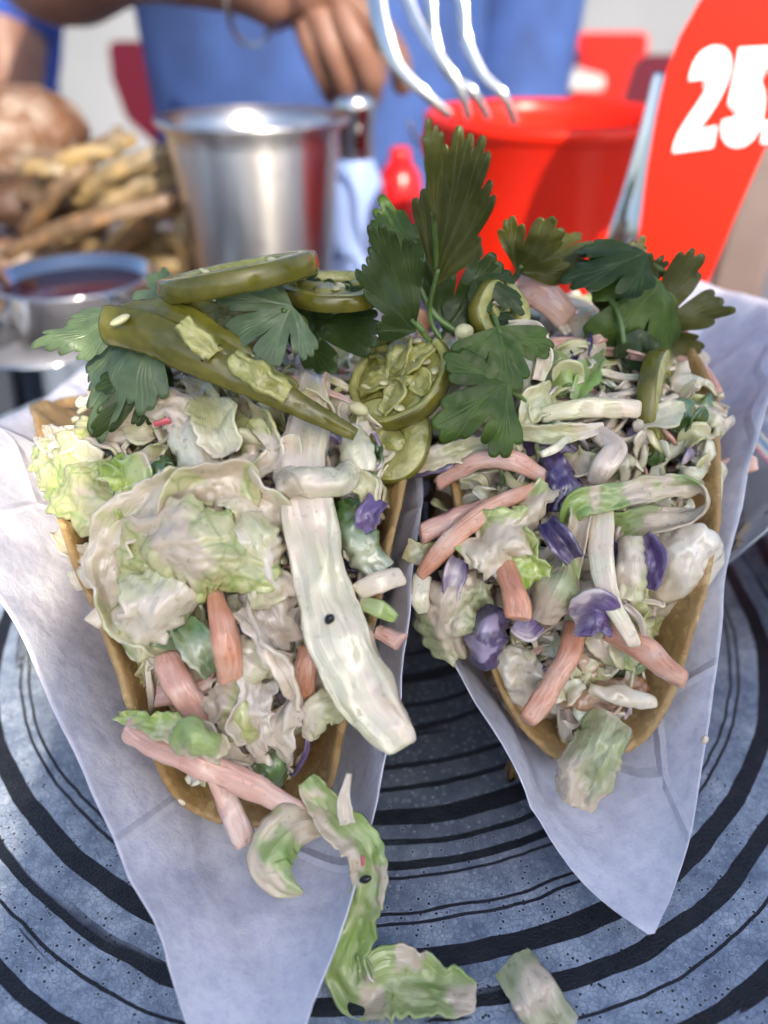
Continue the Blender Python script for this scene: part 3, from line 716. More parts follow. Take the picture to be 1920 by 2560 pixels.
leaf('c', 'small cilantro leaf peeking out behind the jalapeno slices, far left', 'cil_pale', (440, 735, 15), (290, 755, 15), (0, -.5, 1), lobes=THREE, curl=-.4)
leaf('c', 'pale fan-shaped cilantro leaf below the upper jalapeno slice', 'cil_pale', (730, 765, 12.7), (530, 850, 11.9), (-.1, -.85, .6), stem=[(760, 800, 13), (770, 860, 13.3)], curl=-.45, wide=.85, cup=-.2, lobes=FAN)
leaf('c', 'broad blackish green cilantro leaf in the gap beside the seeded jalapeno', 'cil_dark', (740, 800, 14), (980, 850, 13.4), (0, -.8, .6), wide=.75, cup=.3, lobes=THREE, curl=.2)
leaf('c', 'shadowed cilantro leaf under the right jalapeno disc', 'cil_dark', (690, 780, 14.3), (880, 740, 13.9), (.1, -.7, .7), wide=.8, lobes=THREE)
leaf('c', 'tall olive cilantro leaf standing upright before the red bucket', 'cil_olive', (1088, 715, 13.6), (1165, 300, 12.9), (-.5, -.85, .1), stem=[(1075, 760, 13.7), (1080, 810, 13.7), (1105, 850, 13.6)], wide=.75, cup=.9, curl=-.25, lobes=TALL, teeth=2, floor=.5, ruf=.05)
leaf('c', 'narrow side lobe curling left of the tall upright leaf', 'cil_olive', (1085, 560, 13.0), (1066, 295, 12.9), (.7, -.7, 0), wide=.5, cup=.3, curl=.2, lobes=((0, 1, 22), (20, .7, 18), (-20, .6, 16)))
leaf('c', 'tall grey-green cilantro leaf left of the upright leaf', 'cil_dark', (1040, 830, 13.5), (925, 545, 13.3), (.25, -.95, .2), wide=.6, cup=.5, curl=.2, lobes=((0, 1, 20), (30, .9, 20), (-26, .85, 18), (62, .6, 20)), stem=[(1080, 860, 13.6)])
leaf('c', 'sunlit yellow-green cilantro leaf tip behind the grey-green leaf', 'cil', (1060, 690, 14.6), (950, 480, 14.8), (.2, -.9, .45), wide=.8, cup=-.4, curl=-.5, lobes=((0, 1, 24), (36, .8, 20), (-40, .75, 22)))
leaf('c', 'dark cilantro leaf lying right of the upright stem', 'cil_dark', (1110, 830, 14), (1250, 640, 14.4), (.2, -.85, .5), wide=.9, cup=.4, lobes=THREE)
leaf('c', 'small drooping cilantro leaf above the green middle leaf', 'cil_dark', (1180, 690, 14.4), (1320, 760, 13.8), (.1, -.6, .8), wide=.7, lobes=THREE, curl=-.4)
leaf('c', 'olive lobed cilantro leaf against the dark shadow on the bucket', 'cil_olive', (1290, 680, 15.5), (1400, 555, 15.2), (.1, -.85, .4), wide=1.0, lobes=THREE, cup=-.3, ruf=.09)
leaf('c', 'flat cilantro leaf seen edge-on left of the big right leaves', 'cil_dark', (1620, 640, 15.2), (1410, 705, 14.6), (.1, -.3, 1), wide=.8, lobes=THREE, curl=-.2)
leaf('c', 'thin cilantro leaf bridging behind the right cluster', 'cil_olive', (1330, 660, 16), (1560, 610, 16), (0, -.5, .9), wide=.5, lobes=THREE)
leaf('c', 'glossy folded deep green leaf at the right end of the heap', 'cil', (1650, 700, 15), (1500, 900, 14), (.1, -.95, .35), wide=.95, cup=-.75, curl=-.5, lobes=((0, 1, 30), (56, .85, 28), (-56, .85, 28)), ruf=.08)
leaf('c', 'large serrated cilantro fan at the far right edge of the heap', 'cil_olive', (1610, 830, 15.4), (1760, 620, 15.4), (.15, -.95, .2), wide=1.0, lobes=FAN, cup=.15, ruf=.08)
leaf('c', 'upper serrated cilantro leaf beside the red number sign', 'cil_olive', (1560, 740, 15.6), (1600, 590, 15.8), (-.1, -.9, .35), wide=.9, lobes=FAN, ruf=.09)
leaf('c', 'dark cilantro leaf hanging beneath the right cluster', 'cil_dark', (1600, 820, 14.6), (1590, 955, 14.1), (.2, -.9, .3), wide=.7, lobes=THREE, curl=-.3)
leaf('c', 'bright green cilantro leaf at the centre with yellow veins', 'cil', (1245, 815, 13.1), (1290, 985, 12.2), (.15, -.85, .55), wide=.95, cup=-.2, curl=-.5, lobes=((0, 1, 32), (58, .9, 28), (-58, .85, 28)), stem=[(1235, 790, 13.4)])
leaf('c', 'lower bright green cilantro leaf with scalloped tip', 'cil', (1270, 955, 12.5), (1090, 1080, 11.6), (0, -.9, .45), wide=.95, cup=-.15, curl=-.25, lobes=((0, 1, 28), (52, .85, 26), (-52, .8, 26)))

# ------------------------------------------------------------------ pickled jalapeno slices
def jal_slice(label, c, rpx, normal, tpx=65, seeds=5, wall=.30, yawseed=0, a0=0, a1=360, group='pickled jalapeno slices', squash=1.0, cover=.0):
    C = at_d(*c); k = depth_of(C) / FPX; r, t = rpx * k, tpx * k
    q = Vector(normal).normalized().to_track_quat('Z', 'Y'); bm = bmesh.new(); w = wall * r; sd = seed() * .37
    o = empty('jalapeno_slice', C, label=label, category='jalapeno', group=group)
    pr = [(r - w, -t * .42), (r - w * .5, -t * .5), (r - .04, -t * .46), (r, -t * .36), (r + .02, 0), (r, t * .36), (r - .04, t * .46), (r - w * .5, t * .5), (r - w, t * .42), (r - w * 1.05, 0), (r - w, -t * .42)]
    n0 = 0
    lathe_bm(bm, pr, C, 56, tilt=q, wob=.10, seed=sd, a0=a0, a1=a1)
    for i, f in enumerate(bm.faces):
        band = i // 56; f.material_index = 0 if 2 <= band <= 5 else 1
    if a1 - a0 < 359:
        bmesh.ops.holes_fill(bm, edges=bm.edges[:], sides=0)
    bmesh.ops.recalc_face_normals(bm, faces=bm.faces[:])
    finish('rind', bm, [M['jal_skin'], M['jal_flesh']], o)
    bm = bmesh.new(); Mx = q.to_matrix(); rnd = random.Random(int(sd * 100))
    if a1 - a0 > 300:
        if a1 - a0 < 359:
            for i in range(6):      # torn inner flesh
                a = R(i * 60 + rnd.uniform(-20, 20)); d = Mx @ Vector((math.cos(a), math.sin(a), 0)); e = Mx @ Vector((-math.sin(a), math.cos(a), 0)); z = Mx @ Vector((0, 0, 1))
                ribbon_bm(bm, [C - d * r * .1 + z * t * .3, C + d * r * .4 + z * t * rnd.uniform(.3, .7) + e * rnd.uniform(-.2, .2), C + d * r * .8 + z * t * .3], [.3 * r, .5 * r, .2 * r], .05, jag=.5, crinkle=.09, n=24, m=12, seed=i + 40, nhint=z, cup=.2)
        for i in range(3):
            a = R(i * 120 + rnd.uniform(0, 40)); d = Mx @ Vector((math.cos(a), math.sin(a), 0)); z = Mx @ Vector((0, 0, 1))
            stick_bm(bm, [C, C + d * (r - w * .9)], [.35 * r, .16 * r], [t * .7, t * .6], n=8, m=10, seed=i, rough=.03, nhint=z)
        lump_bm(bm, C, ((r - w) * (.98 if cover else .5), (r - w) * (.98 if cover else .5), t * .34), tuple(math.degrees(x) for x in q.to_euler()), amp=.16 if cover else .06, freq=2.4, seed=sd, sub=4)
        mem = finish('membrane', bm, M['jal_flesh'], o)
    else: mem = o
    for i in range(seeds):
        a = rnd.uniform(0, 6.28); rr = rnd.uniform(.15, .75) * r; p = C + Mx @ Vector((math.cos(a) * rr, math.sin(a) * rr, t * .48))
        bm = bmesh.new(); lump_bm(bm, p - Mx @ Vector((0, 0, rnd.uniform(.02, .07))), (rnd.uniform(.10, .15), rnd.uniform(.07, .10), .04), (rnd.uniform(-30, 30), rnd.uniform(-30, 30), rnd.uniform(0, 360)), .012, 4, i, 2); finish('seed', bm, M['jal_seed'], mem)
    return o
jal_slice('thick olive jalapeno slice lying on top, seen edge-on before the steel cup', (598, 690, 13.0), 198, (-.18, .20, 1), 60, 2)
jal_slice('jalapeno slice with pale inside lying right of the topmost slice', (830, 726, 13.4), 136, (.03, .05, 1), 44, 2)
jal_slice('seeded jalapeno slice facing the viewer between the two tacos', (1000, 945, 12.7), 140, (-.48, -.45, .78), 50, 9, wall=.16, cover=1, a0=120, a1=430)
jal_slice('pale jalapeno slice lying under the seeded one, skin side out', (965, 1100, 11.9), 112, (-.1, -.55, .5), 40, 0, wall=.6, cover=1)
jal_slice('grey-olive jalapeno slice hanging on the right side of the right taco', (1650, 1030, 13.2), 155, (.80, -.42, .25), 48, 2, wall=.5, cover=1)
jal_slice('olive jalapeno slice standing behind the bright green leaf', (1250, 790, 13.5), 90, (.5, -.6, .4), 45, 1, wall=.4)
jal_slice('jalapeno slice buried at the rear of the left taco', (560, 790, 13.2), 150, (.1, -.3, 1), 60, 2)
# the long cut one across the left taco
jl = empty('jalapeno_strip', at_d(560, 900, 11.6), label='long wedge of olive jalapeno lying across the left taco, tip pointing right', category='jalapeno', group='pickled jalapeno slices')
bm = bmesh.new(); Pj = [at_d(x, y, d) for x, y, d in ((262, 812, 12.0), (360, 830, 11.6), (480, 885, 11.3), (620, 950, 11.1), (760, 1020, 10.95), (885, 1088, 10.9))]
ribbon_bm(bm, Pj, wcm(Pj, [84, 96, 88, 64, 42, 16]), .16, nhint=V3(-.15, -.8, .6), n=60, m=16, seed=4, cup=-.22, crinkle=.03, jag=.08, twist=[25, 10, 0, -10], fold=.05)
finish('rind', bm, M['jal_skin'], jl)
bm = bmesh.new(); Pj = [at_d(x, y, d) for x, y, d in ((290, 785, 12.15), (390, 785, 11.9), (500, 825, 11.6), (640, 912, 11.35), (740, 975, 11.2))]
ribbon_bm(bm, Pj, wcm(Pj, [50, 110, 90, 40, 20]), .14, nhint=V3(-.1, -.35, 1), crinkle=.05, jag=.15, seed=5, n=40, m=12); finish('flesh', bm, M['jal_skin'], jl)
for pts, wp in (([(455, 805, 11.3), (530, 890, 11.1)], [44, 60]), ([(580, 890, 11.1), (650, 945, 10.95), (720, 985, 10.9)], [40, 70, 40])):
    Pj = [at_d(*p) for p in pts]; bm = bmesh.new(); ribbon_bm(bm, Pj, wcm(Pj, wp), .13, cup=.2, jag=.35, seed=9 + wp[0], crinkle=.06); finish('membrane', bm, M['jal_flesh'], jl)
bm = bmesh.new(); lump_bm(bm, at_d(300, 800, 11.6), (.17, .10, .06), (0, -20, 25), .01, 4, 2, 3); finish('seed', bm, M['jal_seed'], jl)
lump('jalapeno_seed', 'pale round jalapeno seed right of the upright stem', 'seed', 'jal_seed', 'd', (1160, 830, 12.9), (24, 22, 20), amp=.02, sub=3)
lump('jalapeno_seed', 'pale jalapeno seed at the lower left of the seeded slice', 'seed', 'jal_seed', 'd', (895, 1022, 11.9), (26, 18, 14), (0, 20, 0), amp=.02, sub=3)

# ------------------------------------------------------------------ left taco: cabbage, carrot
gC, gK, gP = 'cabbage pieces in the slaw', 'carrot strips in the slaw', 'purple cabbage pieces in the slaw'
P3 = place('L', [(775, 880, .1), (772, 1010, .5), (762, 1180, .75), (790, 1400, .95), (850, 1600, 1.25), (930, 1760, 1.6), (1005, 1872, 1.9)])
ob = bmesh.new(); stick_bm(ob, P3, wcm(P3, [84, 100, 124, 144, 158, 150, 84]), [.26, .36, .42, .44, .44, .40, .26], n=90, m=44, seed=3, rough=.06, power=3, twist=[0, 8, -6, 4, 10], groove=.10)
finish('cabbage_rib', ob, M['cab_rib'], label='big thick white cabbage rib hanging down the front of the left taco', category='cabbage', group=gC)
lump('black_seed', 'black speck on the big white cabbage rib', 'seed', 'seed_dark', 'L', (824, 1550, 1.46), (11, 9, 15), (0, 20, 0), amp=.03, freq=5, sub=2)
ribbon('cabbage_fold', 'creamy cabbage fold wrapped across the big white rib', 'cabbage', 'cab_rib', 'L', [(690, 1185, .8), (760, 1205, 1.25), (850, 1200, 1.2), (880, 1160, .9)], [50, 70, 76, 50], gC, cup=-.35, crinkle=.06, thick=.11)
ribbon('cabbage_bit', 'small lime green nub stuck to the left edge of the big rib', 'cabbage', 'ribbon', 'L', [(705, 1180, 1.1), (720, 1205, 1.3), (745, 1235, 1.2)], [40, 70, 50], gC, cup=-.3, jag=.25, crinkle=.05)
ribbon('cabbage_leaf', 'large veined pale green cabbage leaf draped over the left filling', 'cabbage', 'cab_leaf', 'L', [(300, 1400, .85), (390, 1370, 1.25), (500, 1385, 1.45), (600, 1400, 1.3), (690, 1440, 1.0)], [110, 210, 230, 170, 80], gC, cup=-.28, ruf=.22, rfreq=.9, jag=.25, crinkle=.08, n=60, m=28, twist=[-15, 5, 10, -5])
ribbon('cabbage_leaf', 'cupped yellow-green cabbage leaf above the large veined one', 'cabbage', 'cab_leaf', 'L', [(440, 1300, .9), (500, 1240, 1.15), (570, 1230, 1.05), (600, 1290, .8)], [90, 150, 150, 60], gC, cup=.4, ruf=.12, jag=.25, crinkle=.06, n=50, m=20, twist=[20, -10])
ribbon('cabbage_leaf', 'white-edged cabbage flap hanging below the large veined leaf', 'cabbage', 'cab_white', 'L', [(430, 1440, 1.2), (385, 1520, 1.25), (350, 1590, 1.1), (350, 1650, .9)], [170, 170, 110, 40], gC, cup=-.3, ruf=.15, jag=.25, crinkle=.06, n=50, m=20)
ribbon('cabbage_leaf', 'arched cabbage leaf edge curling left of the large veined leaf', 'cabbage', 'cab_white', 'L', [(540, 1230, .9), (410, 1230, 1.0), (300, 1330, 1.0), (265, 1450, .9), (330, 1560, .9), (420, 1625, .8)], [70, 105, 120, 110, 100, 60], gC, cup=.3, ruf=.12, jag=.3, crinkle=.1, n=60, m=12, twist=[0, 30, -25, 10], thick=.08)
ribbon('cabbage_leaf', 'broad striped cabbage chunk at the left edge of the left taco', 'cabbage', 'cab_leaf', 'L', [(110, 1105, .5), (170, 1190, .7), (255, 1250, .8), (330, 1270, .6)], [80, 170, 190, 150], gC, cup=-.3, jag=.28, crinkle=.09, n=46, m=20, thick=.10)
ribbon('cabbage_leaf', 'white folded tip rising above the striped cabbage chunk', 'cabbage', 'cab_rib', 'L', [(100, 1080, .5), (160, 1120, .75), (250, 1160, .6)], [40, 90, 60], gC, cup=.3, jag=.2, crinkle=.06, thick=.12)
ribbon('cabbage_leaf', 'frilly green cabbage lobe between the striped chunk and purple bit', 'cabbage', 'cab_green', 'L', [(270, 1150, .85), (320, 1200, 1.0), (330, 1290, .9)], [70, 110, 70], gC, cup=.25, ruf=.12, jag=.4, crinkle=.09, n=40, m=14)
ribbon('onion_slice', 'pinkish creamy onion sheet near the top of the left taco', 'onion', 'onion', 'L', [(255, 1110, .4), (340, 1035, .75), (430, 1020, .85), (470, 1110, .75)], [60, 100, 110, 40], gC, cup=-.25, jag=.25, crinkle=.12, n=46, m=14, thick=.1)
ribbon('cabbage_leaf', 'creamy upright cabbage chunk below the jalapeno wedge', 'cabbage', 'cab_white', 'L', [(490, 950, .6), (535, 1050, .95), (560, 1140, .8)], [50, 110, 80], gC, cup=.3, jag=.3, crinkle=.05, thick=.07, twist=[-15, 10])
ribbon('cabbage_leaf', 'smooth white cabbage petal below the upright chunk', 'cabbage', 'cab_rib', 'L', [(455, 1000, .5), (475, 1100, .8), (530, 1190, .7)], [50, 120, 90], gC, cup=-.22, jag=.3, crinkle=.06, thick=.06)
ribbon('cabbage_shred', 'curved creamy shred looping beside the big rib top', 'cabbage', 'cab_white', 'L', [(600, 1010, .4), (660, 1060, .8), (690, 1130, .8), (640, 1180, .6)], [40, 60, 60, 40], gC, cup=.3, jag=.2, crinkle=.05, thick=.1, twist=[0, 40, 0])
ribbon('cabbage_shred', 'long grey-green shred running down toward the big rib', 'cabbage', 'cab_leaf', 'L', [(580, 1000, .3), (620, 1090, .55), (640, 1170, .5)], [40, 60, 40], gC, cup=-.3, jag=.25, crinkle=.06)
ribbon('cabbage_leaf', 'small white leaf cup just left of the big rib', 'cabbage', 'cab_white', 'L', [(545, 1200, .7), (610, 1225, 1.0), (670, 1290, .9), (680, 1340, .7)], [60, 110, 120, 60], gC, cup=.35, ruf=.1, jag=.3, crinkle=.1, n=44, m=14)
ribbon('cabbage_leaf', 'ruffled cream and yellow cabbage leaf left of the big rib', 'cabbage', 'cab_white', 'L', [(540, 1290, .9), (600, 1330, 1.15), (650, 1420, 1.1), (700, 1500, .9)], [90, 150, 150, 90], gC, cup=-.25, ruf=.14, jag=.35, crinkle=.09, n=50, m=18)
ribbon('cabbage_leaf', 'peach-tinted cabbage sheet tucked under the big rib', 'cabbage', 'onion', 'L', [(640, 1440, .6), (690, 1540, .8), (740, 1600, .6)], [110, 150, 90], gC, cup=-.2, jag=.25, crinkle=.1, n=40, m=14)
ribbon('cabbage_leaf', 'white drooping flap with green edge above the carrot strips', 'cabbage', 'cab_leaf', 'L', [(340, 1480, .8), (345, 1560, 1.0), (370, 1640, .9)], [80, 110, 50], gC, cup=-.3, ruf=.08, jag=.3, crinkle=.1)
stick('cabbage_shred', 'short stubby shred poking over the left tortilla edge', 'cabbage', 'cab_white', 'L', [(300, 1490, .6), (230, 1560, .8)], [60, 44], .6, gC)
ribbon('cabbage_shred', 'thin pale shred dangling over the left paper', 'cabbage', 'cab_white', 'L', [(140, 1330, .35), (190, 1380, .6), (280, 1370, .7), (330, 1330, .6)], [26, 46, 46, 30], gC, cup=.3, jag=.25, crinkle=.04)
stick('cabbage_shred', 'jagged white scrap on the left tortilla rim', 'cabbage', 'cab_white', 'L', [(185, 1450, .5), (240, 1430, .7), (270, 1400, .5)], [50, 70, 40], .6, gC)
ribbon('purple_bit', 'dark purple cabbage bit behind the large veined leaf', 'cabbage', 'purple', 'L', [(300, 1260, .7), (330, 1225, .85), (360, 1200, .7)], [50, 80, 50], gP, cup=-.3, jag=.2, thick=.08)
ribbon('radish_sliver', 'tiny pink radish sliver on the creamy onion sheet', 'radish', 'pink', 'L', [(385, 1062, .98), (425, 1050, .98)], [10, 16], thick=.05, n=10, m=5)
ribbon('purple_bit', 'white scrap with violet corner at the right rim of the left taco', 'cabbage', 'purple_lite', 'L', [(900, 1335, .8), (920, 1290, 1.0), (945, 1250, .9)], [24, 70, 44], gP, cup=.2, jag=.3, crinkle=.03, thick=.06)
ribbon('cabbage_bit', 'white square cabbage bit right of the jalapeno wedge tip', 'cabbage', 'cab_rib', 'L', [(865, 1075, .7), (890, 1120, .95), (905, 1180, .8)], [60, 84, 66], gC, cup=-.3, jag=.12, crinkle=.03, thick=.16)
ribbon('cabbage_bit', 'creamy bit below the square one, beside the rib', 'cabbage', 'cab_white', 'L', [(880, 1185, .8), (910, 1215, .9), (920, 1265, .7)], [50, 70, 20], gC, cup=.3, jag=.3, crinkle=.05, thick=.1)
ribbon('cabbage_leaf', 'grey-green leaf squeezed between the big rib and the right tortilla wall', 'cabbage', 'herb', 'L', [(865, 1250, .6), (890, 1350, .8), (960, 1430, .8)], [70, 110, 60], gC, cup=-.3, jag=.2, crinkle=.08)
stick('cabbage_shred', 'creamy shred end poking out right of the big rib', 'cabbage', 'cab_white', 'L', [(890, 1480, 1.0), (950, 1455, 1.2), (1000, 1440, 1.1)], [40, 56, 44], .6, gC)
stick('cabbage_shred', 'green-tipped shred below it right of the big rib', 'cabbage', 'ribbon', 'L', [(900, 1510, 1.0), (950, 1525, 1.2), (990, 1545, 1.2)], [40, 44, 22], .6, gC)
stick('carrot_strip', 'short pink carrot end sticking out right of the big rib', 'carrot', 'carrot_pink', 'L', [(940, 1575, 1.0), (1005, 1605, 1.3)], [40, 54], .8, gK)
stick('carrot_strip', 'tapered orange carrot strip leaning in the middle of the left taco', 'carrot', 'carrot', 'L', [(532, 1445, .75), (555, 1580, 1.05), (575, 1705, 1.0)], [28, 84, 72], .8, gK)
stick('carrot_strip', 'thick pink carrot strip left of the tapered orange one', 'carrot', 'carrot_pink', 'L', [(415, 1640, .8), (455, 1720, 1.0), (500, 1795, .8)], [74, 84, 84], .8, gK)
stick('carrot_strip', 'half hidden carrot strip under the big rib', 'carrot', 'carrot', 'L', [(775, 1620, .7), (760, 1700, .8), (755, 1760, .6)], [66, 66, 50], .8, gK)
stick('carrot_strip', 'stubby pink carrot piece behind the thick pink strip', 'carrot', 'carrot_pink', 'L', [(390, 1735, .5), (450, 1735, .6), (540, 1700, .5)], [66, 66, 60], .8, gK)
stick('carrot_strip', 'long pink carrot strip lying across the front of the left taco', 'carrot', 'carrot_pink', 'd', [(318, 1822, 8.0), (440, 1885, 7.55), (600, 1955, 7.35), (785, 2045, 7.4)], [72, 78, 72, 54], .85, gK, n=40)
stick('carrot_strip', 'pink carrot strip dropping onto the paper below the long one', 'carrot', 'carrot_pink', 'd', [(545, 1930, 7.75), (580, 2030, 7.35), (612, 2118, 7.0)], [62, 66, 52], .85, gK)
ribbon('herb_leaf', 'dark green herb leaf under the veined leaf', 'herb', 'herb', 'L', [(480, 1440, .7), (430, 1520, .95), (410, 1620, .9)], [70, 100, 60], cup=-.2, jag=.2, crinkle=.07)
ribbon('herb_leaf', 'striped green herb leaf beside the tapered carrot', 'herb', 'herb', 'L', [(455, 1565, .95), (500, 1620, 1.1), (535, 1680, .9)], [60, 100, 50], cup=.3, jag=.15, crinkle=.05)
ribbon('cabbage_leaf', 'pale cupped cabbage leaf low in the left taco', 'cabbage', 'cab_leaf', 'L', [(535, 1720, .8), (590, 1770, 1.05), (610, 1850, .9)], [90, 150, 90], gC, cup=-.35, ruf=.1, jag=.3, crinkle=.1, n=44, m=16)
ribbon('onion_piece', 'creamy oval onion petal low in the left taco', 'onion', 'onion', 'L', [(655, 1700, .8), (625, 1790, 1.1), (650, 1890, .8)], [70, 110, 24], gC, cup=.22, jag=.45, ruf=.06, crinkle=.08, n=40, m=18, thick=.05, twist=[-25, 15])
ribbon('onion_piece', 'second creamy onion petal right beside the oval one', 'onion', 'onion', 'L', [(735, 1740, .7), (700, 1820, 1.0), (720, 1910, .7)], [60, 90, 20], gC, cup=-.2, jag=.45, ruf=.06, crinkle=.08, n=40, m=18, thick=.05, twist=[40, -15])
ribbon('onion_strand', 'twisted stringy onion strand in the middle of the left taco', 'onion', 'onion', 'L', [(600, 1520, .9), (640, 1580, 1.2), (680, 1640, 1.25), (720, 1700, 1.2), (745, 1770, 1.0)], [60, 34, 60, 44, 30], gC, cup=.4, twist=[0, 70, 10, 60], jag=.3, crinkle=.06, thick=.12)
ribbon('cabbage_shred', 'white shred fan beneath the stringy onion', 'cabbage', 'cab_white', 'L', [(560, 1600, .7), (640, 1660, .95), (690, 1690, .8)], [60, 100, 40], gC, cup=-.2, jag=.4, crinkle=.08)
ribbon('cabbage_shred', 'creamy pointed flap low under the big rib', 'cabbage', 'cab_white', 'L', [(850, 1760, .9), (800, 1780, 1.0), (770, 1850, .8)], [90, 90, 30], gC, cup=-.2, jag=.3, crinkle=.07)
ribbon('herb_leaf', 'olive green scrap at the bottom right of the left filling', 'herb', 'herb', 'L', [(640, 1890, .5), (675, 1920, .75), (690, 1980, .5)], [50, 84, 50], cup=-.3, jag=.2, crinkle=.04)
ribbon('cabbage_leaf', 'green and cream cabbage scrap lying on the long carrot strip', 'cabbage', 'cab_green', 'd', [(295, 1790, 8.2), (400, 1815, 7.7), (500, 1850, 7.45), (560, 1890, 7.35)], [24, 60, 90, 50], gC, cup=.25, jag=.35, crinkle=.08, n=44, m=12)
ribbon('cabbage_bit', 'lime green scrap sitting on the long carrot strip', 'cabbage', 'ribbon', 'd', [(440, 1870, 7.3), (480, 1840, 7.15), (545, 1870, 7.2)], [60, 90, 50], gC, cup=-.3, jag=.3, crinkle=.06)
# fallen ribbons on the left paper and the plate
ribbon('cabbage_ribbon', 'long green cabbage ribbon trailing from the left taco down to the plate', 'cabbage', 'ribbon', 'd', [(765, 1948, 7.6), (830, 2040, 7.2), (900, 2110, 6.85), (925, 2190, 6.5), (905, 2290, 6.2), (875, 2390, 5.85), (890, 2465, 5.6), (985, 2450, 5.62), (1090, 2475, 5.55), (1190, 2495, 5.42)], [44, 96, 92, 96, 84, 96, 150, 150, 130, 60], gC, cup=.22, jag=.22, crinkle=.07, n=110, m=16, twist=[0, 5, -15, 25, -10, 30, 10, -20, 0], thick=.07)
lump('black_seed', 'black seed on the trailing green ribbon', 'seed', 'seed_dark', 'd', (914, 2198, 6.38), (17, 8, 10), (0, -30, 0), amp=.02, sub=3)
ribbon('radish_sliver', 'tiny red sliver on the trailing green ribbon', 'radish', 'pink', 'd', [(906, 2140, 6.62), (908, 2165, 6.5)], [6, 6], thick=.04, n=8, m=4)
ribbon('cabbage_ribbon', 'curled green cabbage scrap lying on the left paper', 'cabbage', 'ribbon', 'd', [(800, 2050, 7.25), (720, 2080, 6.9), (668, 2150, 6.5), (700, 2205, 6.3), (757, 2232, 6.2)], [70, 130, 110, 80, 14], gC, cup=-.2, jag=.12, crinkle=.05, n=56, m=14, twist=[0, -10, 20, 40], thick=.06)
ribbon('onion_shred', 'thin translucent shred on the paper behind the green ribbon', 'onion', 'onion', 'd', [(873, 1935, 7.4), (860, 2000, 7.2), (868, 2060, 7.0)], [10, 30, 40], gC, jag=.2)
ribbon('cabbage_ribbon', 'ribbed pale green cabbage piece lying on the plate at the bottom', 'cabbage', 'lettuce', 'd', [(1275, 2400, 5.90), (1330, 2480, 5.45), (1400, 2590, 5.0)], [104, 120, 130], gC, cup=-.12, jag=.06, crinkle=.05, n=40, m=14, thick=.08)
ribbon('cabbage_ribbon', 'wilted translucent cabbage strip hanging off the front of the right taco', 'cabbage', 'lettuce', 'd', [(1530, 1790, 8.95), (1500, 1860, 8.45), (1460, 1940, 8.15), (1430, 2010, 7.95)], [96, 130, 140, 90], gC, cup=-.25, jag=.16, crinkle=.07, n=46, m=16, thick=.08)

# ------------------------------------------------------------------ right taco
stick('carrot_strip', 'short pink carrot strip at the left rim of the right taco', 'carrot', 'carrot_pink', 'R', [(1052, 1338, .9), (1130, 1300, .8), (1220, 1265, .5)], [52, 56, 48], .85, gK)
stick('carrot_strip', 'long orange carrot strip slanting down-left, coated in cream', 'carrot', 'carrot', 'R', [(1052, 1432, 1.2), (1130, 1350, 1.2), (1230, 1270, 1.0), (1340, 1222, .7)], [44, 58, 58, 40], .8, gK, n=36)
stick('carrot_strip', 'arched pink carrot strip below the cream-edged purple shred', 'carrot', 'carrot_pink', 'R', [(1095, 1210, .6), (1180, 1160, .8), (1280, 1150, .8), (1360, 1195, .6)], [40, 50, 54, 40], .85, gK, n=36)
stick('carrot_strip', 'stubby carrot stick pointing straight down at the viewer', 'carrot', 'carrot', 'R', [(1262, 1415, 1.1), (1285, 1480, 1.35), (1300, 1550, 1.45)], [66, 72, 70], .85, gK, endcut=.1)
stick('carrot_strip', 'bent carrot strip hanging down-left at the bottom of the right taco', 'carrot', 'carrot', 'R', [(1440, 1560, .6), (1425, 1640, .9), (1375, 1720, 1.1), (1312, 1800, 1.35)], [56, 66, 64, 48], .85, gK, n=34)
stick('carrot_strip', 'carrot strip pointing down-right over the right tortilla edge', 'carrot', 'carrot', 'R', [(1520, 1575, .7), (1610, 1630, 1.1), (1715, 1702, 1.6)], [58, 74, 62], .85, gK, n=30)
stick('carrot_strip', 'slim carrot strip sticking out to the right over the paper', 'carrot', 'carrot_pink', 'd', [(1660, 1200, 13.6), (1780, 1170, 13.2), (1895, 1160, 13.0)], [44, 50, 46], .8, gK)
ribbon('cabbage_ribbon', 'pale green cabbage ribbon folded into a loop at the right', 'cabbage', 'ribbon', 'R', [(1420, 1310, 1.0), (1450, 1260, 1.2), (1560, 1235, 1.2), (1680, 1215, 1.25), (1750, 1225, 1.4), (1765, 1262, 1.3), (1720, 1292, 1.0), (1620, 1305, .7), (1530, 1330, .4)], [46, 66, 66, 60, 50, 46, 56, 80, 90], gC, cup=.12, jag=.12, crinkle=.05, n=80, m=10, twist=[10, 0, -10, 30, 80, 60, 20, 0], thick=.08)
ribbon('cabbage_shred', 'short ribbon end hanging from the left of the loop', 'cabbage', 'ribbon', 'R', [(1452, 1275, 1.1), (1440, 1360, 1.15), (1425, 1440, 1.0)], [52, 52, 44], gC, cup=.3, jag=.12, crinkle=.04)
stick('cabbage_shred', 'long cream-white shred hanging from the loop to the carrots', 'cabbage', 'cab_rib', 'R', [(1500, 1270, .9), (1505, 1400, 1.2), (1530, 1510, 1.3), (1585, 1612, 1.4)], [62, 66, 48, 32], .5, gC, n=36)
ribbon('cabbage_leaf', 'yellow-green frilly leaf above the stubby carrot stick', 'cabbage', 'cab_green', 'R', [(1370, 1215, .8), (1310, 1290, 1.1), (1250, 1350, 1.3), (1210, 1430, 1.25)], [60, 80, 150, 130], gC, cup=-.25, ruf=.14, jag=.4, crinkle=.09, n=54, m=18)
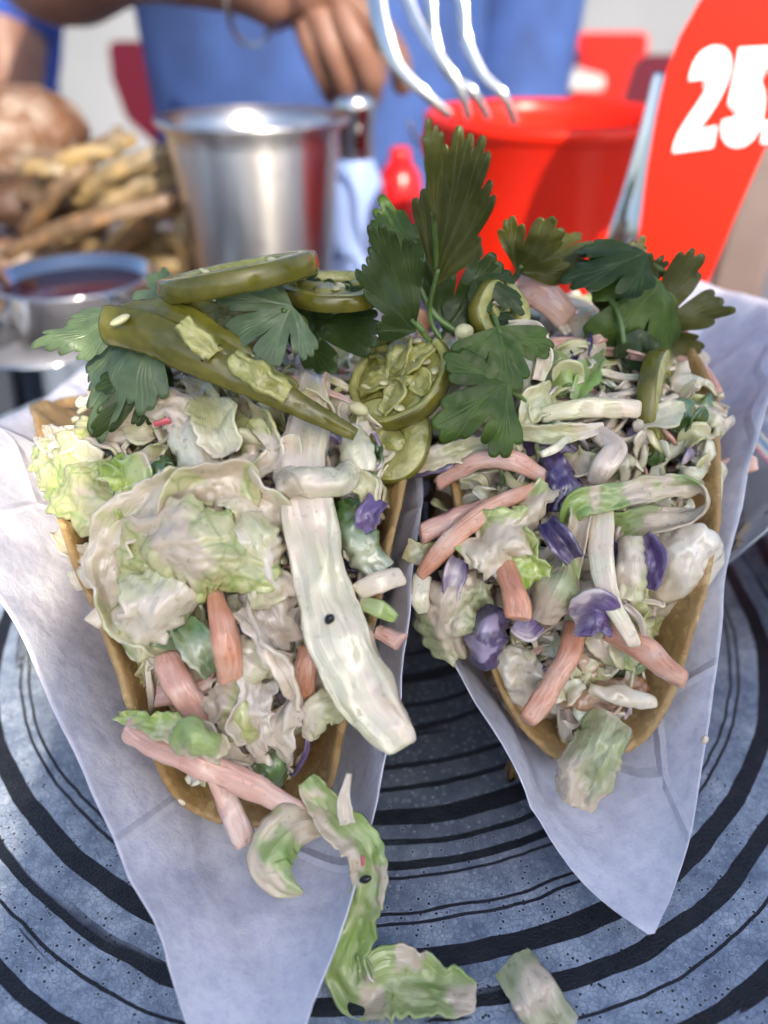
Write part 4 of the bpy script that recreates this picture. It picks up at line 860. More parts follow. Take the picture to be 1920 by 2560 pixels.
ribbon('cabbage_leaf', 'cream-splashed green leaf edge right of the stubby carrot', 'cabbage', 'cab_green', 'R', [(1290, 1330, 1.1), (1320, 1400, 1.2), (1345, 1450, 1.0)], [60, 90, 40], gC, cup=.3, ruf=.1, jag=.4, crinkle=.1)
ribbon('cabbage_leaf', 'pale jagged lettuce leaf drooping over the left rim of the right taco', 'cabbage', 'lettuce', 'R', [(1190, 1440, .9), (1140, 1510, 1.05), (1120, 1580, 1.0), (1150, 1640, .8)], [90, 190, 170, 60], gC, cup=-.25, ruf=.16, jag=.4, crinkle=.09, n=54, m=18)
stick('cabbage_shred', 'cream-coated shred end at the far left of the right taco', 'cabbage', 'cab_rib', 'R', [(1058, 1440, 1.1), (1050, 1490, 1.2), (1062, 1530, 1.1)], [46, 48, 34], .7, gC)
ribbon('cabbage_shred', 'small square pale shred poking left of the orange carrot', 'cabbage', 'cab_leaf', 'R', [(1015, 1370, .9), (1060, 1385, .9), (1120, 1375, .6)], [56, 64, 50], gC, cup=.15, jag=.15, crinkle=.05, thick=.1)
ribbon('purple_bit', 'large frosted dark purple cabbage cup at the lower left', 'cabbage', 'purple', 'R', [(1250, 1525, .9), (1215, 1590, 1.15), (1215, 1670, 1.0)], [70, 110, 60], gP, cup=-.5, jag=.15, crinkle=.05, n=40, m=16, thick=.1)
ribbon('purple_bit', 'short rolled violet cabbage strip right of the frilly leaf', 'cabbage', 'purple', 'R', [(1365, 1305, 1.2), (1400, 1350, 1.35), (1435, 1400, 1.3)], [40, 58, 46], gP, cup=.6, jag=.1, thick=.09, crinkle=.03)
ribbon('purple_bit', 'folded purple cabbage leaf above the hanging carrot strips', 'cabbage', 'purple_lite', 'R', [(1435, 1560, 1.1), (1490, 1535, 1.35), (1535, 1560, 1.2)], [60, 96, 50], gP, cup=.3, ruf=.08, jag=.25, crinkle=.08, n=40, m=14, thick=.08)
ribbon('purple_bit', 'lavender cabbage flap at the right behind the long white shred', 'cabbage', 'purple_lite', 'R', [(1600, 1345, .9), (1635, 1400, 1.05), (1615, 1470, .9)], [50, 70, 40], gP, cup=.3, jag=.2, crinkle=.06)
ribbon('cabbage_leaf', 'cream and green cabbage chunk in front of the lavender flap', 'cabbage', 'cab_white', 'R', [(1575, 1345, 1.0), (1580, 1420, 1.25), (1570, 1500, 1.2)], [50, 76, 60], gC, cup=-.3, jag=.25, crinkle=.07, thick=.14)
ribbon('purple_bit', 'dark blue-purple cabbage leaf above the green loop', 'cabbage', 'purple', 'R', [(1365, 1140, .5), (1400, 1210, .75), (1400, 1280, .7)], [60, 100, 80], gP, cup=-.3, ruf=.08, jag=.2, crinkle=.08, n=40, m=14)
ribbon('purple_bit', 'deep purple shadowed leaf behind the dark blue-purple one', 'cabbage', 'purple', 'R', [(1300, 1130, .2), (1360, 1120, .3), (1430, 1150, .3)], [70, 90, 60], gP, cup=.2, jag=.2)
ribbon('purple_bit', 'small purple cabbage bit high on the right taco', 'cabbage', 'purple', 'R', [(1440, 810, .4), (1452, 855, .55), (1445, 905, .4)], [30, 56, 36], gP, cup=.3, jag=.2, thick=.08)
ribbon('purple_bit', 'small lilac cabbage curl left of the stubby carrot', 'cabbage', 'purple_lite', 'R', [(1150, 1395, 1.1), (1135, 1445, 1.2), (1125, 1500, 1.1)], [40, 56, 30], gP, cup=.4, jag=.15, thick=.08)
ribbon('purple_bit', 'purple nub just below the stubby carrot stick', 'cabbage', 'purple_lite', 'R', [(1285, 1560, 1.0), (1320, 1580, 1.05), (1345, 1560, .9)], [40, 48, 40], gP, cup=.2, jag=.2, thick=.1)
ribbon('purple_bit', 'dark purple fold tucked right of the long white shred', 'cabbage', 'purple', 'R', [(1540, 1350, .7), (1545, 1430, .8), (1540, 1490, .8)], [40, 60, 40], gP, cup=.2, jag=.15)
ribbon('purple_shred', 'cream-coated shred with purple underside at the top left rim', 'cabbage', 'cab_white', 'R', [(985, 1178, .8), (1080, 1150, .9), (1180, 1120, .8), (1275, 1080, .5)], [22, 50, 56, 30], gP, cup=.2, jag=.3, crinkle=.06, n=44, m=10, thick=.08)
ribbon('purple_shred', 'thin purple leaf edge under the cream-coated shred', 'cabbage', 'purple', 'R', [(978, 1190, .72), (1080, 1172, .82), (1200, 1140, .7)], [16, 30, 14], gP, jag=.2)
stick('cabbage_shred', 'pale shred lying across the upper right taco', 'cabbage', 'cab_white', 'R', [(1350, 1040, .6), (1470, 1020, .7), (1600, 1020, .7)], [46, 56, 40], .5, gC)
ribbon('cabbage_shred', 'second pale shred just below the upper one', 'cabbage', 'cab_white', 'R', [(1280, 1080, .6), (1400, 1085, .75), (1510, 1068, .7)], [30, 54, 22], gC, cup=.3, jag=.2, crinkle=.05, thick=.08)
stick('cabbage_shred', 'thin short white shred pointing down-left below the pale shreds', 'cabbage', 'cab_rib', 'R', [(1350, 1140, .9), (1390, 1118, .9), (1425, 1090, .8)], [16, 24, 20], .6, gC)
ribbon('cabbage_ribbon', 'curled pale ribbon beside the bright green leaf', 'cabbage', 'cab_white', 'd', [(1270, 815, 13.0), (1335, 825, 12.8), (1360, 890, 12.5), (1345, 950, 12.4)], [26, 40, 44, 30], gC, cup=.3, jag=.15, crinkle=.04, thick=.08)
ribbon('cabbage_leaf', 'green cabbage flap right of the bright green leaf', 'cabbage', 'ribbon', 'R', [(1370, 880, .4), (1400, 940, .7), (1430, 980, .5)], [60, 110, 50], gC, cup=-.3, jag=.25, crinkle=.07)
ribbon('cabbage_leaf', 'pale pointed cabbage piece below the green flap', 'cabbage', 'cab_white', 'R', [(1385, 985, .6), (1340, 1010, .8), (1305, 1065, .7)], [60, 90, 14], gC, cup=.2, jag=.2, crinkle=.06)
ribbon('cabbage_leaf', 'upright pale green cabbage blade near the right cluster', 'cabbage', 'ribbon', 'R', [(1490, 870, .5), (1470, 940, .7), (1435, 1000, .6)], [40, 66, 30], gC, cup=.3, jag=.25, crinkle=.06)
ribbon('cabbage_leaf', 'translucent pale cabbage sheet under the big dark leaves', 'cabbage', 'lettuce', 'R', [(1360, 790, .2), (1420, 830, .4), (1480, 900, .3)], [80, 130, 70], gC, cup=-.2, jag=.25, crinkle=.09)
stick('onion_curl', 'white twisty onion curl right of the dark purple leaf', 'onion', 'onion', 'R', [(1500, 1085, .6), (1535, 1120, .9), (1510, 1165, .9), (1490, 1205, .7)], [44, 60, 64, 40], .8, gC)
stick('onion_curl', 'reddish onion slice at the very top behind the leaves', 'onion', 'carrot_pink', 'd', [(1290, 720, 15.2), (1360, 740, 14.8), (1420, 800, 14.6)], [70, 80, 60], .4, gC)
lump('fish_piece', 'large glistening white grilled fish chunk at the right of the right taco', 'fish', 'shrimp', 'R', (1690, 1430, .1), (100, 70, 145), (0, 15, 0), amp=.26, freq=1.5, sub=5, sharp=.45)
lump('fish_piece', 'pale grilled fish chunk at the lower left behind the bent carrot', 'fish', 'shrimp', 'R', (1300, 1690, .15), (66, 50, 105), (0, -15, 0), amp=.26, freq=1.8, sub=5, sharp=.45)
lump('meat_piece', 'browned grilled fish strip at the bottom of the right taco', 'fish', 'meat', 'R', (1510, 1740, .35), (125, 44, 44), (0, -4, 10), amp=.24, freq=2.2, sub=5, sharp=.4)
stick('fish_strip', 'charred pale strip at the mouth of the right taco', 'fish', 'shrimp', 'R', [(1470, 1730, .6), (1550, 1735, .75), (1630, 1748, .55)], [34, 52, 30], .7, rough=.09, power=2.4)
lump('meat_piece', 'dark browned lump between the two hanging carrots', 'fish', 'meat', 'R', (1450, 1660, .2), (80, 50, 60), (0, 0, 0), amp=.28, freq=2.2, sub=5, sharp=.4)
ribbon('cabbage_bit', 'rounded translucent green cabbage cup in the middle', 'cabbage', 'lettuce', 'R', [(1420, 1400, .8), (1390, 1470, 1.15), (1350, 1550, .9)], [70, 130, 70], gC, cup=-.5, jag=.15, crinkle=.04, n=40, m=18, thick=.1)
ribbon('cabbage_leaf', 'white and green scrap behind the right hanging carrot', 'cabbage', 'cab_leaf', 'R', [(1470, 1590, .6), (1530, 1630, .75), (1590, 1660, .6)], [40, 70, 30], gC, cup=-.2, jag=.2, crinkle=.05)
ribbon('cabbage_shred', 'thin glassy onion shred beside the tip of the long white shred', 'onion', 'onion', 'R', [(1560, 1510, 1.1), (1600, 1550, 1.2), (1612, 1600, 1.1)], [14, 18, 14], gC, n=20, m=6)
lump('crumb', 'tiny pale crumb on the right paper liner', 'crumb', 'cream', 'd', (1762, 1850, 8.6), (9, 7, 15), amp=.02, sub=2)
lump('crumb', 'tiny pale crumb on the left paper liner beside the tortilla', 'crumb', 'cream', 'd', (455, 2005, 7.55), (7, 6, 14), (0, -30, 0), amp=.02, sub=2)
for lb, a_, b_, c_ in (('thin cilantro stem crossing behind the seeded jalapeno', (1040, 700, 13.4), (1090, 790, 13.1), (1180, 850, 12.9)), ('thin cilantro stem among the leaves at the upper right', (1480, 700, 14.6), (1540, 770, 14.0), (1560, 860, 13.6)), ('thin cilantro stem under the left jalapeno wedge', (520, 900, 12.2), (600, 850, 12.4), (690, 800, 12.8)), ('curved cilantro stem left of the tall upright leaf', (985, 700, 13.2), (1010, 770, 13.0), (1060, 830, 12.9))):
    bm = bmesh.new(); tube_bm(bm, [at_d(*a_), at_d(*b_), at_d(*c_)], [.05, .06, .055], 20, 8); finish('cilantro_stem', bm, M['stem'], label=lb, category='cilantro', group='bare cilantro stems')  # single bare cilantro stems, no leaves

# ================================================================== background: things on the table
def lathe_thing(name, prof, c, mat, parent=None, n=72, **kw):
    bm = bmesh.new(); lathe_bm(bm, prof, c, n); bmesh.ops.recalc_face_normals(bm, faces=bm.faces[:]); return finish(name, bm, mat, parent, **kw)
# steel fry cup
cc = at_d(632, 300, 39.0); cz = cc.z; r0 = 4.12
lathe_thing('steel_cup', [(0, TZ + .02), (r0 * .70, TZ + .02), (r0 * .74, TZ + .25), (r0 * .96, cz - .9), (r0 * .97, cz - .35), (r0 * 1.07, cz - .05), (r0 * 1.09, cz + .12), (r0 * 1.06, cz + .2), (r0 * .95, cz - .3), (r0 * .92, cz - .9), (r0 * .70, TZ + .35), (0, TZ + .3)],
            (cc.x, cc.y, 0), M['steel'], label='brushed stainless steel cup with flared rim behind the left taco', category='cup')
# bottles
def bottle(c, prof_body, prof_cap, m_body, m_cap, label):
    o = empty('sauce_bottle', (c.x, c.y, TZ), label=label, category='bottle')
    lathe_thing('body', prof_body, (c.x, c.y, 0), m_body, o, 48); lathe_thing('cap', prof_cap, (c.x, c.y, 0), m_cap, o, 48)
m_blue = NT('pale_blue_glass'); m_blue.set(Base_Color=(.34, .47, .84, 1), Roughness=.08, Coat_Weight=.6); m_blue = m_blue.m
m_red = plain('red_plastic', (.62, .012, .012), .25, nscale=20, var=.08)
b = at_d(888, 300, 46); z = b.z
bottle(b, [(0, TZ + .02), (1.55, TZ + .02), (1.65, TZ + .4), (1.62, z - 4.2), (1.45, z - 3.0), (1.0, z - 2.0), (.95, z - 1.8), (0, z - 1.8)],
       [(1.02, z - 1.85), (1.04, z - .2), (1.1, z - .1), (1.1, z + .9), (.95, z + 1.25), (0, z + 1.35)], m_blue, M['chrome'], 'slim pale blue bottle with shiny silver cap right of the steel cup')
b = at_d(1000, 400, 53); z = b.z
bottle(b, [(0, TZ + .02), (1.5, TZ + .02), (1.6, TZ + .4), (1.6, z - 2.2), (1.3, z - .8), (.7, z), (0, z)], [(.72, z - .02), (.7, z + .5), (.5, z + .8), (0, z + .8)], m_red, m_red, 'red squeeze bottle behind the pale blue bottle')
# red bucket
m_bucket = NT('red_enamel'); m_bucket.set(Base_Color=(.74, .018, .003, 1), Roughness=.3, Specular_IOR_Level=.35); m_bucket = m_bucket.m
bc = at_d(1385, 290, 38.5); z = bc.z; r = 5.7
bu = empty('red_bucket', (bc.x, bc.y, TZ), label='bright red enamel bucket behind the right taco', category='bucket')
lathe_thing('pail', [(0, TZ + .02), (r * .74, TZ + .02), (r * .78, TZ + .3), (r * .84, TZ + 3.2), (r * .855, TZ + 3.4), (r * .85, TZ + 3.6), (r * .86, TZ + 3.9), (r * .875, TZ + 4.1), (r * .87, TZ + 4.3), (r * .985, z - .6), (r * 1.0, z - .5), (r * 1.03, z - .3), (r * 1.04, z), (r * 1.0, z + .22), (r * .955, z), (r * .95, z - .5), (r * .74, TZ + .4), (0, TZ + .35)], (bc.x, bc.y, 0), m_bucket, bu, 96)
for s in (-1, 1):
    bm = bmesh.new(); lump_bm(bm, (bc.x + s * r * 1.02, bc.y - .6, z - 1.0), (.22, .7, .7), amp=0, sub=3); finish('handle_ear', bm, m_bucket, bu)
bm = bmesh.new(); tube_bm(bm, [Vector((bc.x + r * 1.12 * math.cos(a), bc.y + 1.2 + 2.2 * math.sin(a) * .6, z - 1.0 + -2.6 * math.sin(a))) for a in [math.pi * i / 10 for i in range(11)]], .13, 40, 8)
for v in bm.verts: v.co.y += 5.6
finish('wire_handle', bm, M['chrome'], bu)
# fork held by the person opposite, tines down
fo = empty('fork', at_d(1210, 300, 31.5), label='steel fork held above the red bucket with its four tines pointing down', category='fork')
FN = Vector((-.35, -.9, .25))
for q_, w_ in (([(925, -110, 33.0), (938, -20, 32.6), (955, 70, 32.2), (990, 160, 31.8), (1055, 228, 31.5), (1128, 292, 31.4)], [.7, .75, .7, .5, .36, .30]),
               ([(985, -110, 33.2), (1016, -10, 32.8), (1052, 70, 32.4), (1097, 140, 32.0), (1150, 222, 31.7), (1173, 300, 31.6)], [.5, .45, .4, .36, .32, .28]),
               ([(1040, -110, 33.4), (1072, -10, 33.0), (1084, 95, 32.6), (1122, 185, 32.2), (1178, 225, 31.9), (1222, 300, 31.8)], [.5, .45, .4, .36, .32, .28]),
               ([(1100, -110, 33.6), (1150, -10, 33.2), (1164, 95, 32.8), (1204, 182, 32.4), (1258, 238, 32.1), (1288, 312, 32.0)], [.5, .45, .4, .36, .32, .28])):
    P = [at_d(*q) for q in q_]; bm = bmesh.new(); stick_bm(bm, P, w_, [x * .35 for x in w_], n=40, m=14, seed=1, rough=.0, nhint=FN, power=2.6, endcut=0); finish('tine', bm, M['chrome'], fo)
P = [at_d(*q) for q in ((1015, -75, 33.2), (985, -190, 34.4), (930, -270, 36.4), (850, -250, 40), (770, -130, 45), (700, -20, 50))]; bm = bmesh.new()
stick_bm(bm, P, [3.4, 3.0, 1.4, .9, 1.0, 1.3], [.3, .35, .4, .35, .35, .35], n=60, m=16, seed=2, rough=0, nhint=Vector((-.3, -.6, .7)), power=2.6, endcut=0); finish('handle', bm, M['chrome'], fo)
# number sign
SP0, SN = at_d(1800, 400, 26.0), Vector((-.30, -.95, .12)).normalized()
def on_sign(px, py, off=0): r_ = ray(px, py); t = (SP0 + SN * off - CAMP).dot(SN) / r_.dot(SN); return CAMP + r_ * t
m_sign = NT('red_acrylic'); m_sign.set(Base_Color=(.76, .018, .003, 1), Roughness=.4, Specular_IOR_Level=.25); m_sign = m_sign.m
sg = empty('number_sign', Vector((SP0.x, SP0.y, TZ)), label='slanted red table number sign reading 25 at the right edge', category='sign')
edge = [(1860, -180), (1800, -70), (1745, 10), (1700, 90), (1665, 180), (1640, 290), (1618, 420), (1600, 560), (1588, 700), (1580, 830), (1716, 830), (1760, 730), (1830, 560), (1900, 400), (1960, 260), (2120, 120), (2120, -180)]
bm = bmesh.new(); prism_bm(bm, [on_sign(*e) for e in edge], -SN * .45); panel = finish('panel', bm, m_sign, sg, smooth=False)
def c2(x, y): return (800 + x * .6751, y * .6751)
g2 = [(1365, 300), (1372, 262), (1385, 230), (1400, 205), (1420, 185), (1442, 173), (1465, 168), (1488, 171), (1507, 182), (1518, 198), (1523, 218), (1523, 245), (1518, 275), (1507, 308), (1490, 345), (1465, 390), (1440, 428), (1402, 480), (1472, 464), (1456, 546), (1305, 567), (1312, 530), (1328, 492), (1355, 446), (1390, 395), (1425, 340), (1445, 302), (1458, 265), (1462, 243), (1456, 230), (1446, 232), (1434, 246), (1425, 268), (1418, 293)]
g5 = [(1552, 176), (1668, 170), (1660, 252), (1592, 258), (1583, 302), (1600, 292), (1618, 292), (1634, 304), (1645, 328), (1649, 365), (1646, 410), (1638, 448), (1624, 485), (1604, 516), (1580, 537), (1553, 546), (1526, 545), (1503, 532), (1489, 508), (1484, 475), (1490, 445), (1545, 430), (1545, 456), (1552, 472), (1564, 476), (1578, 466), (1589, 444), (1596, 412), (1597, 385), (1592, 366), (1581, 358), (1568, 364), (1558, 382), (1510, 390)]
g0 = [(1640, 450), (1700, 440), (1692, 525), (1632, 533)]
m_white = plain('white_print', (.92, .92, .92), .4)
for g, nm in ((g2, 'digit'), (g5, 'digit'), (g0, 'dot')):
    bm = bmesh.new(); prism_bm(bm, [on_sign(*c2(*p), .06) for p in g], -SN * .04); finish(nm, bm, m_white, panel, smooth=False)
bm = bmesh.new(); P = [at_d(*q) for q in ((1655, 180, 28.2), (1625, 330, 28.0), (1590, 480, 27.8), (1560, 600, 27.6), (1530, 720, 27.6), (1500, 860, 27.6))]
ribbon_bm(bm, P, [.5, .7, .9, 1.2, 1.6, 2.2], .12, nhint=Vector((-.5, -.85, .2)), n=40, m=7, cup=.1); finish('steel_side', bm, M['chrome'], sg)
bm = bmesh.new(); box_bm(bm, (SP0.x + .2, SP0.y + 1.5, TZ + .25), (6, 2.4, .5), bevel=.12); finish('foot', bm, M['steel'], sg, smooth=False)
P = [at_d(*q) for q in ((1990, 300, 30), (1900, 520, 29.5), (1850, 680, 29.2), (1815, 840, 29))]; bm = bmesh.new()
ribbon_bm(bm, P, [1.9, 1.9, 1.9, 1.9], .3, nhint=Vector((-.2, -1, .1)), n=30, m=7); finish('back_leg', bm, plain('grey_brown_wood', (.15, .11, .10), .4, nscale=40), sg)
# dip cups at the left
m_clear = NT('clear_plastic'); m_clear.set(Base_Color=(.9, .93, .95, 1), Roughness=.04, Transmission_Weight=1.0, IOR=1.15); m_clear = m_clear.m
m_sauce = plain('dark_sauce', (.05, .012, .018), .12)
d1 = at_d(185, 690, 31.0); r = 3.15; z = d1.z
dc = empty('dip_cup', (d1.x, d1.y, z - 3.4), label='clear plastic dip cup of dark sauce left behind the left taco', category='cup', group='dip cups at the left')
lathe_thing('cup', [(0, z - 3.4), (r * .72, z - 3.4), (r * .98, z - .1), (r * 1.05, z), (r * 1.05, z + .1), (r * .96, z + .08), (r * .70, z - 3.3), (0, z - 3.3)], (d1.x, d1.y, 0), M['chrome'], dc, 64)
lathe_thing('sauce', [(0, z - .45), (r * .92, z - .45), (r * .70, z - 3.2), (0, z - 3.2)], (d1.x, d1.y, 0), m_sauce, dc, 64)
d2 = at_d(130, 838, 27.2); z2 = d2.z; r = 3.3
dd_ = empty('dip_cup', (d2.x, d2.y, TZ), label='shiny steel ramekin in front of the dark sauce cup, far left', category='cup', group='dip cups at the left')
lathe_thing('cup', [(0, TZ + .02), (r * .74, TZ + .02), (r * .99, z2), (r * 1.06, z2 + .1), (r * 1.05, z2 + .22), (r * .96, z2 + .1), (r * .72, TZ + .15), (0, TZ + .12)], (d2.x, d2.y, 0), M['chrome'], dd_, 64)
lathe_thing('sauce', [(0, z2 - 1.0), (r * .89, z2 - 1.0), (r * .74, TZ + .2), (0, TZ + .2)], (d2.x, d2.y, 0), plain('pale_sauce', (.34, .33, .34), .2), dd_, 64)
# tray with burger and fries
tr = Vector((-24.5, 46, TZ)); rows = []
bm = bmesh.new(); box_bm(bm, (tr.x, tr.y, TZ + .5), (36, 24, .8), bevel=.3); finish('serving_board', bm, plain('board_wood', (.17, .10, .06), .5, nscale=30), smooth=False, label='dark wooden serving board under the burger and fries', category='board')
lathe_thing('sauce_stand', [(0, TZ + .02), (2.6, TZ + .02), (2.6, z - 3.42), (0, z - 3.42)], (d1.x, d1.y, 0), m_clear, label='low clear base under the dark sauce cup', category='base')
m_bun = NT('bun'); co = m_bun.coord(); m_bun.set(Base_Color=m_bun.mix(m_bun.fac(m_bun.noise(co, 45, 5, .7), .45, .62), (.15, .065, .028), (.34, .26, .20)), Roughness=.6); m_bun = m_bun.m
bq = at_d(40, 365, 47); ba = empty('burger', (bq.x, bq.y, TZ + .9), label='burger with floury brown bun at the left edge', category='burger')
for nm, c_, rr, mt, am in (('bun_top', (bq.x, bq.y, bq.z + .6), (4.0, 3.8, 2.5), m_bun, .3), ('bun_base', (bq.x, bq.y, TZ + 2.2), (3.9, 3.8, 1.3), m_bun, .25), ('patty', (bq.x + .3, bq.y, bq.z - 2.6), (4.2, 4.0, 1.5), plain('patty_brown', (.07, .035, .02), .6, nscale=60, var=.4), .5)):
    bm = bmesh.new(); lump_bm(bm, c_, rr, amp=am, freq=.6, seed=3.3, sub=5); finish(nm, bm, mt, ba)
m_fry = food('french_fry', (.17, .11, .045), (.31, .23, .11), .15, rough=.45, cream=(.40, .27, .11), streak=True, coat=0)
m_fry2 = food('french_fry_dark', (.06, .028, .012), (.20, .12, .05), .1, rough=.45, cream=(.3, .16, .06), streak=True, coat=0)
rnd = random.Random(5); FR_ = [((10, 640), (200, 560), (430, 500), 39), ((90, 480), (170, 400), (300, 370), 43), ((190, 480), (310, 420), (440, 370), 41), ((60, 590), (150, 470), (230, 420), 41), ((440, 480), (460, 600), (470, 690), 42)]
FR_ += [(lambda x, y, a, L: ((x, y), (x + L * .5 * math.cos(a), y + L * .5 * math.sin(a) - 10), (x + L * math.cos(a), y + L * math.sin(a)), 42 + rnd.uniform(-1, 4)))(rnd.uniform(20, 330), rnd.uniform(420, 690), rnd.uniform(-.75, .35), rnd.uniform(120, 260)) for _ in range(30)]
for i, (a, b_, c_, d) in enumerate(FR_):
    bm = bmesh.new(); stick_bm(bm, [at_d(*a, d), at_d(*b_, d - .6), at_d(*c_, d)], [.75, .9, .7], [.7, .8, .65], n=14, m=12, seed=i, rough=.09, twist=[0, rnd.uniform(-40, 40)])
    finish('french_fry', bm, m_fry if i % 3 else m_fry2, label=['long blond fry lying in front of the fries pile', 'fry at the upper left of the pile beside the bun', 'thick golden fry on top of the pile', 'fry slanting up toward the bun', 'upright fry against the steel cup'][i] if i < 5 else 'brown french fry in the pile beside the burger', category='fries', group='fries beside the burger')

# ================================================================== people
def skin_mesh(name, chains, mat, parent=None, sub=2, **tags):
    """chains of (x,y,z,r) sharing joints -> one continuous skinned surface"""
    bm = bmesh.new(); idx = {}; rad = []; vs = []
    def key(p): return (round(p[0], 2), round(p[1], 2), round(p[2], 2))
    for ch in chains:
        prev = None
        for p in ch:
            k_ = key(p)
            if k_ not in idx: idx[k_] = len(vs); vs.append(bm.verts.new(Vector(p[:3]) * CM)); rad.append(p[3] * CM)
            v = vs[idx[k_]]
            if prev is not None and prev is not v and bm.edges.get((prev, v)) is None: bm.edges.new((prev, v))
            prev = v
    me = bpy.data.meshes.new(name); bm.to_mesh(me); bm.free(); o = bpy.data.objects.new(name, me); col.objects.link(o)
    md = o.modifiers.new('Skin', 'SKIN'); sv = me.skin_vertices[0].data
    for i, r_ in enumerate(rad): sv[i].radius = (r_, r_)
    sv[0].use_root = True; md.use_smooth_shade = True
    o.modifiers.new('Sub', 'SUBSURF').levels = sub; o.modifiers['Sub'].render_levels = sub
    dg = bpy.context.evaluated_depsgraph_get(); dg.update(); nm = bpy.data.meshes.new_from_object(o.evaluated_get(dg))
    o.modifiers.clear(); o.data = nm; nm.materials.append(mat)
    for p in nm.polygons: p.use_smooth = True
    if parent is not None: o.parent = parent; o.location = -world_loc(parent)
    for k_, v_ in tags.items(): o[k_] = v_
    return o
def skin_mat():
    k = NT('skin'); co = k.coord(); f = k.noise(co, 60, 4)
    k.set(Base_Color=k.ramp(f, [(.3, (.19, .090, .060)), (.7, (.26, .135, .092))]), Roughness=.45, Specular_IOR_Level=.4); k.bump(k.noise(co, 500, 3), .15, .0006); return k.m
m_skin = skin_mat(); m_shirt = plain('blue_shirt', (.04, .085, .26), .8, nscale=25, var=.25, bump=.4); m_navy = plain('navy_cloth', (.012, .016, .035), .8, nscale=30); m_shirt2 = plain('royal_blue_shirt', (.025, .07, .34), .8, nscale=25)
m_hair = plain('dark_hair', (.02, .014, .01), .5, nscale=80)
pe = empty('person', (-6, 82, -76), label='person in a blue shirt across the table, hand on the silver bottle cap', category='person', group='people at the tables')
H = lambda px, py, d: tuple(at_d(px, py, d))
wr = H(640, -75, 49.70); el = (-21.5, 59, 14.8); kn = H(780, -40, 49.20)
hand = [[(*wr, 2.3), (*H(700, -45, 49.40), 2.6), (*kn, 2.5)]]
for k0, tipp, r_ in (((*H(860, -5, 48.40), 1.0), [H(940, 60, 47.80), H(1000, 150, 48.40), H(1008, 235, 49.60)], .80), ((*H(835, 10, 48.50), 1.05), [H(895, 110, 47.40), H(930, 200, 48.00), H(925, 262, 49.40)], .82), ((*H(795, 18, 48.80), 1.05), [H(835, 130, 47.80), H(868, 215, 48.40), H(872, 275, 49.80)], .80), ((*H(755, 15, 49.20), .95), [H(780, 120, 48.60), H(815, 200, 49.00), H(835, 255, 50.20)], .68), ((*H(760, -10, 50.40), 1.1), [H(860, 60, 51.80), H(935, 140, 52.60), H(945, 225, 52.80)], .85)):
    hand.append([(*kn, 2.5), k0, (*tipp[0], r_), (*tipp[1], r_ * .92), (*tipp[2], r_ * .78)])
body = [[(-6, 82, -22, 15), (-6, 80, -2, 14.5), (-6, 79, 20, 15), (-6, 79, 36, 13), (-6, 79, 46, 6.5), (-6, 78, 52, 6)],
        [(-6, 79, 36, 13), (-22, 78, 37, 6.5), (-28, 70, 24, 5.2), (*el, 4.3), (-15, 54, 16.4, 3.5), (*wr, 2.3)],
        [(-6, 79, 36, 13), (10, 78, 37, 6.5), (13, 84, 16, 5.0), (12, 84, -6, 4.2), (6, 70, -14, 3.0), (2, 64, -15, 2.6)],
        [(-6, 82, -22, 15), (-15, 74, -26, 9), (-16, 44, -26, 7.5), (-16, 44, -60, 5.5), (-16, 36, -73, 3)], [(-6, 82, -22, 15), (3, 74, -26, 9), (4, 44, -26, 7.5), (4, 44, -60, 5.5), (4, 36, -73, 3)]] 
bod = skin_mesh('body', body[:1] + body[1:2] + hand + body[2:], m_skin, pe)
skin_mesh('shirt', [[(-6, 82, -22, 16.6), (-6, 80, -2, 16.2), (-6, 79, 20, 16.6), (-6, 79, 36, 14), (-6, 79, 44, 8)], [(-6, 79, 36, 14), (-22, 78, 37, 7.8), (-28, 70, 24, 6.4), (-25.2, 65, 19.8, 5.9)], [(-6, 79, 36, 14), (10, 78, 37, 7.8), (13, 84, 16, 6.2), (12.3, 84, 2, 5.7), (11.8, 83, -7, 5.3)]], m_shirt, pe)
skin_mesh('trousers', [[(-6, 82, -20, 15.8), (-15, 74, -26, 10.2), (-16, 44, -26, 8.7), (-16, 44, -66, 6.8)], [(-6, 82, -20, 15.8), (3, 74, -26, 10.2), (4, 44, -26, 8.7), (4, 44, -66, 6.8)]], m_navy, pe)
bm = bmesh.new(); lump_bm(bm, (-6, 76.5, 62), (7.4, 9.2, 11), amp=.3, freq=.25, seed=2, sub=4); lump_bm(bm, (-6, 67.4, 61), (1.3, 1.8, 2.0), amp=.1, sub=3); finish('head', bm, m_skin, pe)
bm = bmesh.new(); lump_bm(bm, (-6, 78.5, 65.5), (8.4, 9.4, 9.6), amp=.8, freq=.4, seed=4, sub=4); finish('hair', bm, m_hair, pe)
bm = bmesh.new(); wv = Vector(wr); ax = (Vector(kn) - Vector((-15, 54, 16.4))).normalized(); u_ = ax.orthogonal().normalized(); v_ = ax.cross(u_)
tube_bm(bm, [wv + (u_ * math.cos(t) + v_ * math.sin(t)) * 3.0 + Vector((0, 0, -.5)) for t in [2 * math.pi * i / 24 for i in range(25)]], .16, 60, 8); finish('bracelet', bm, M['chrome'], label='thin silver bracelet round the wrist at the top', category='bracelet')
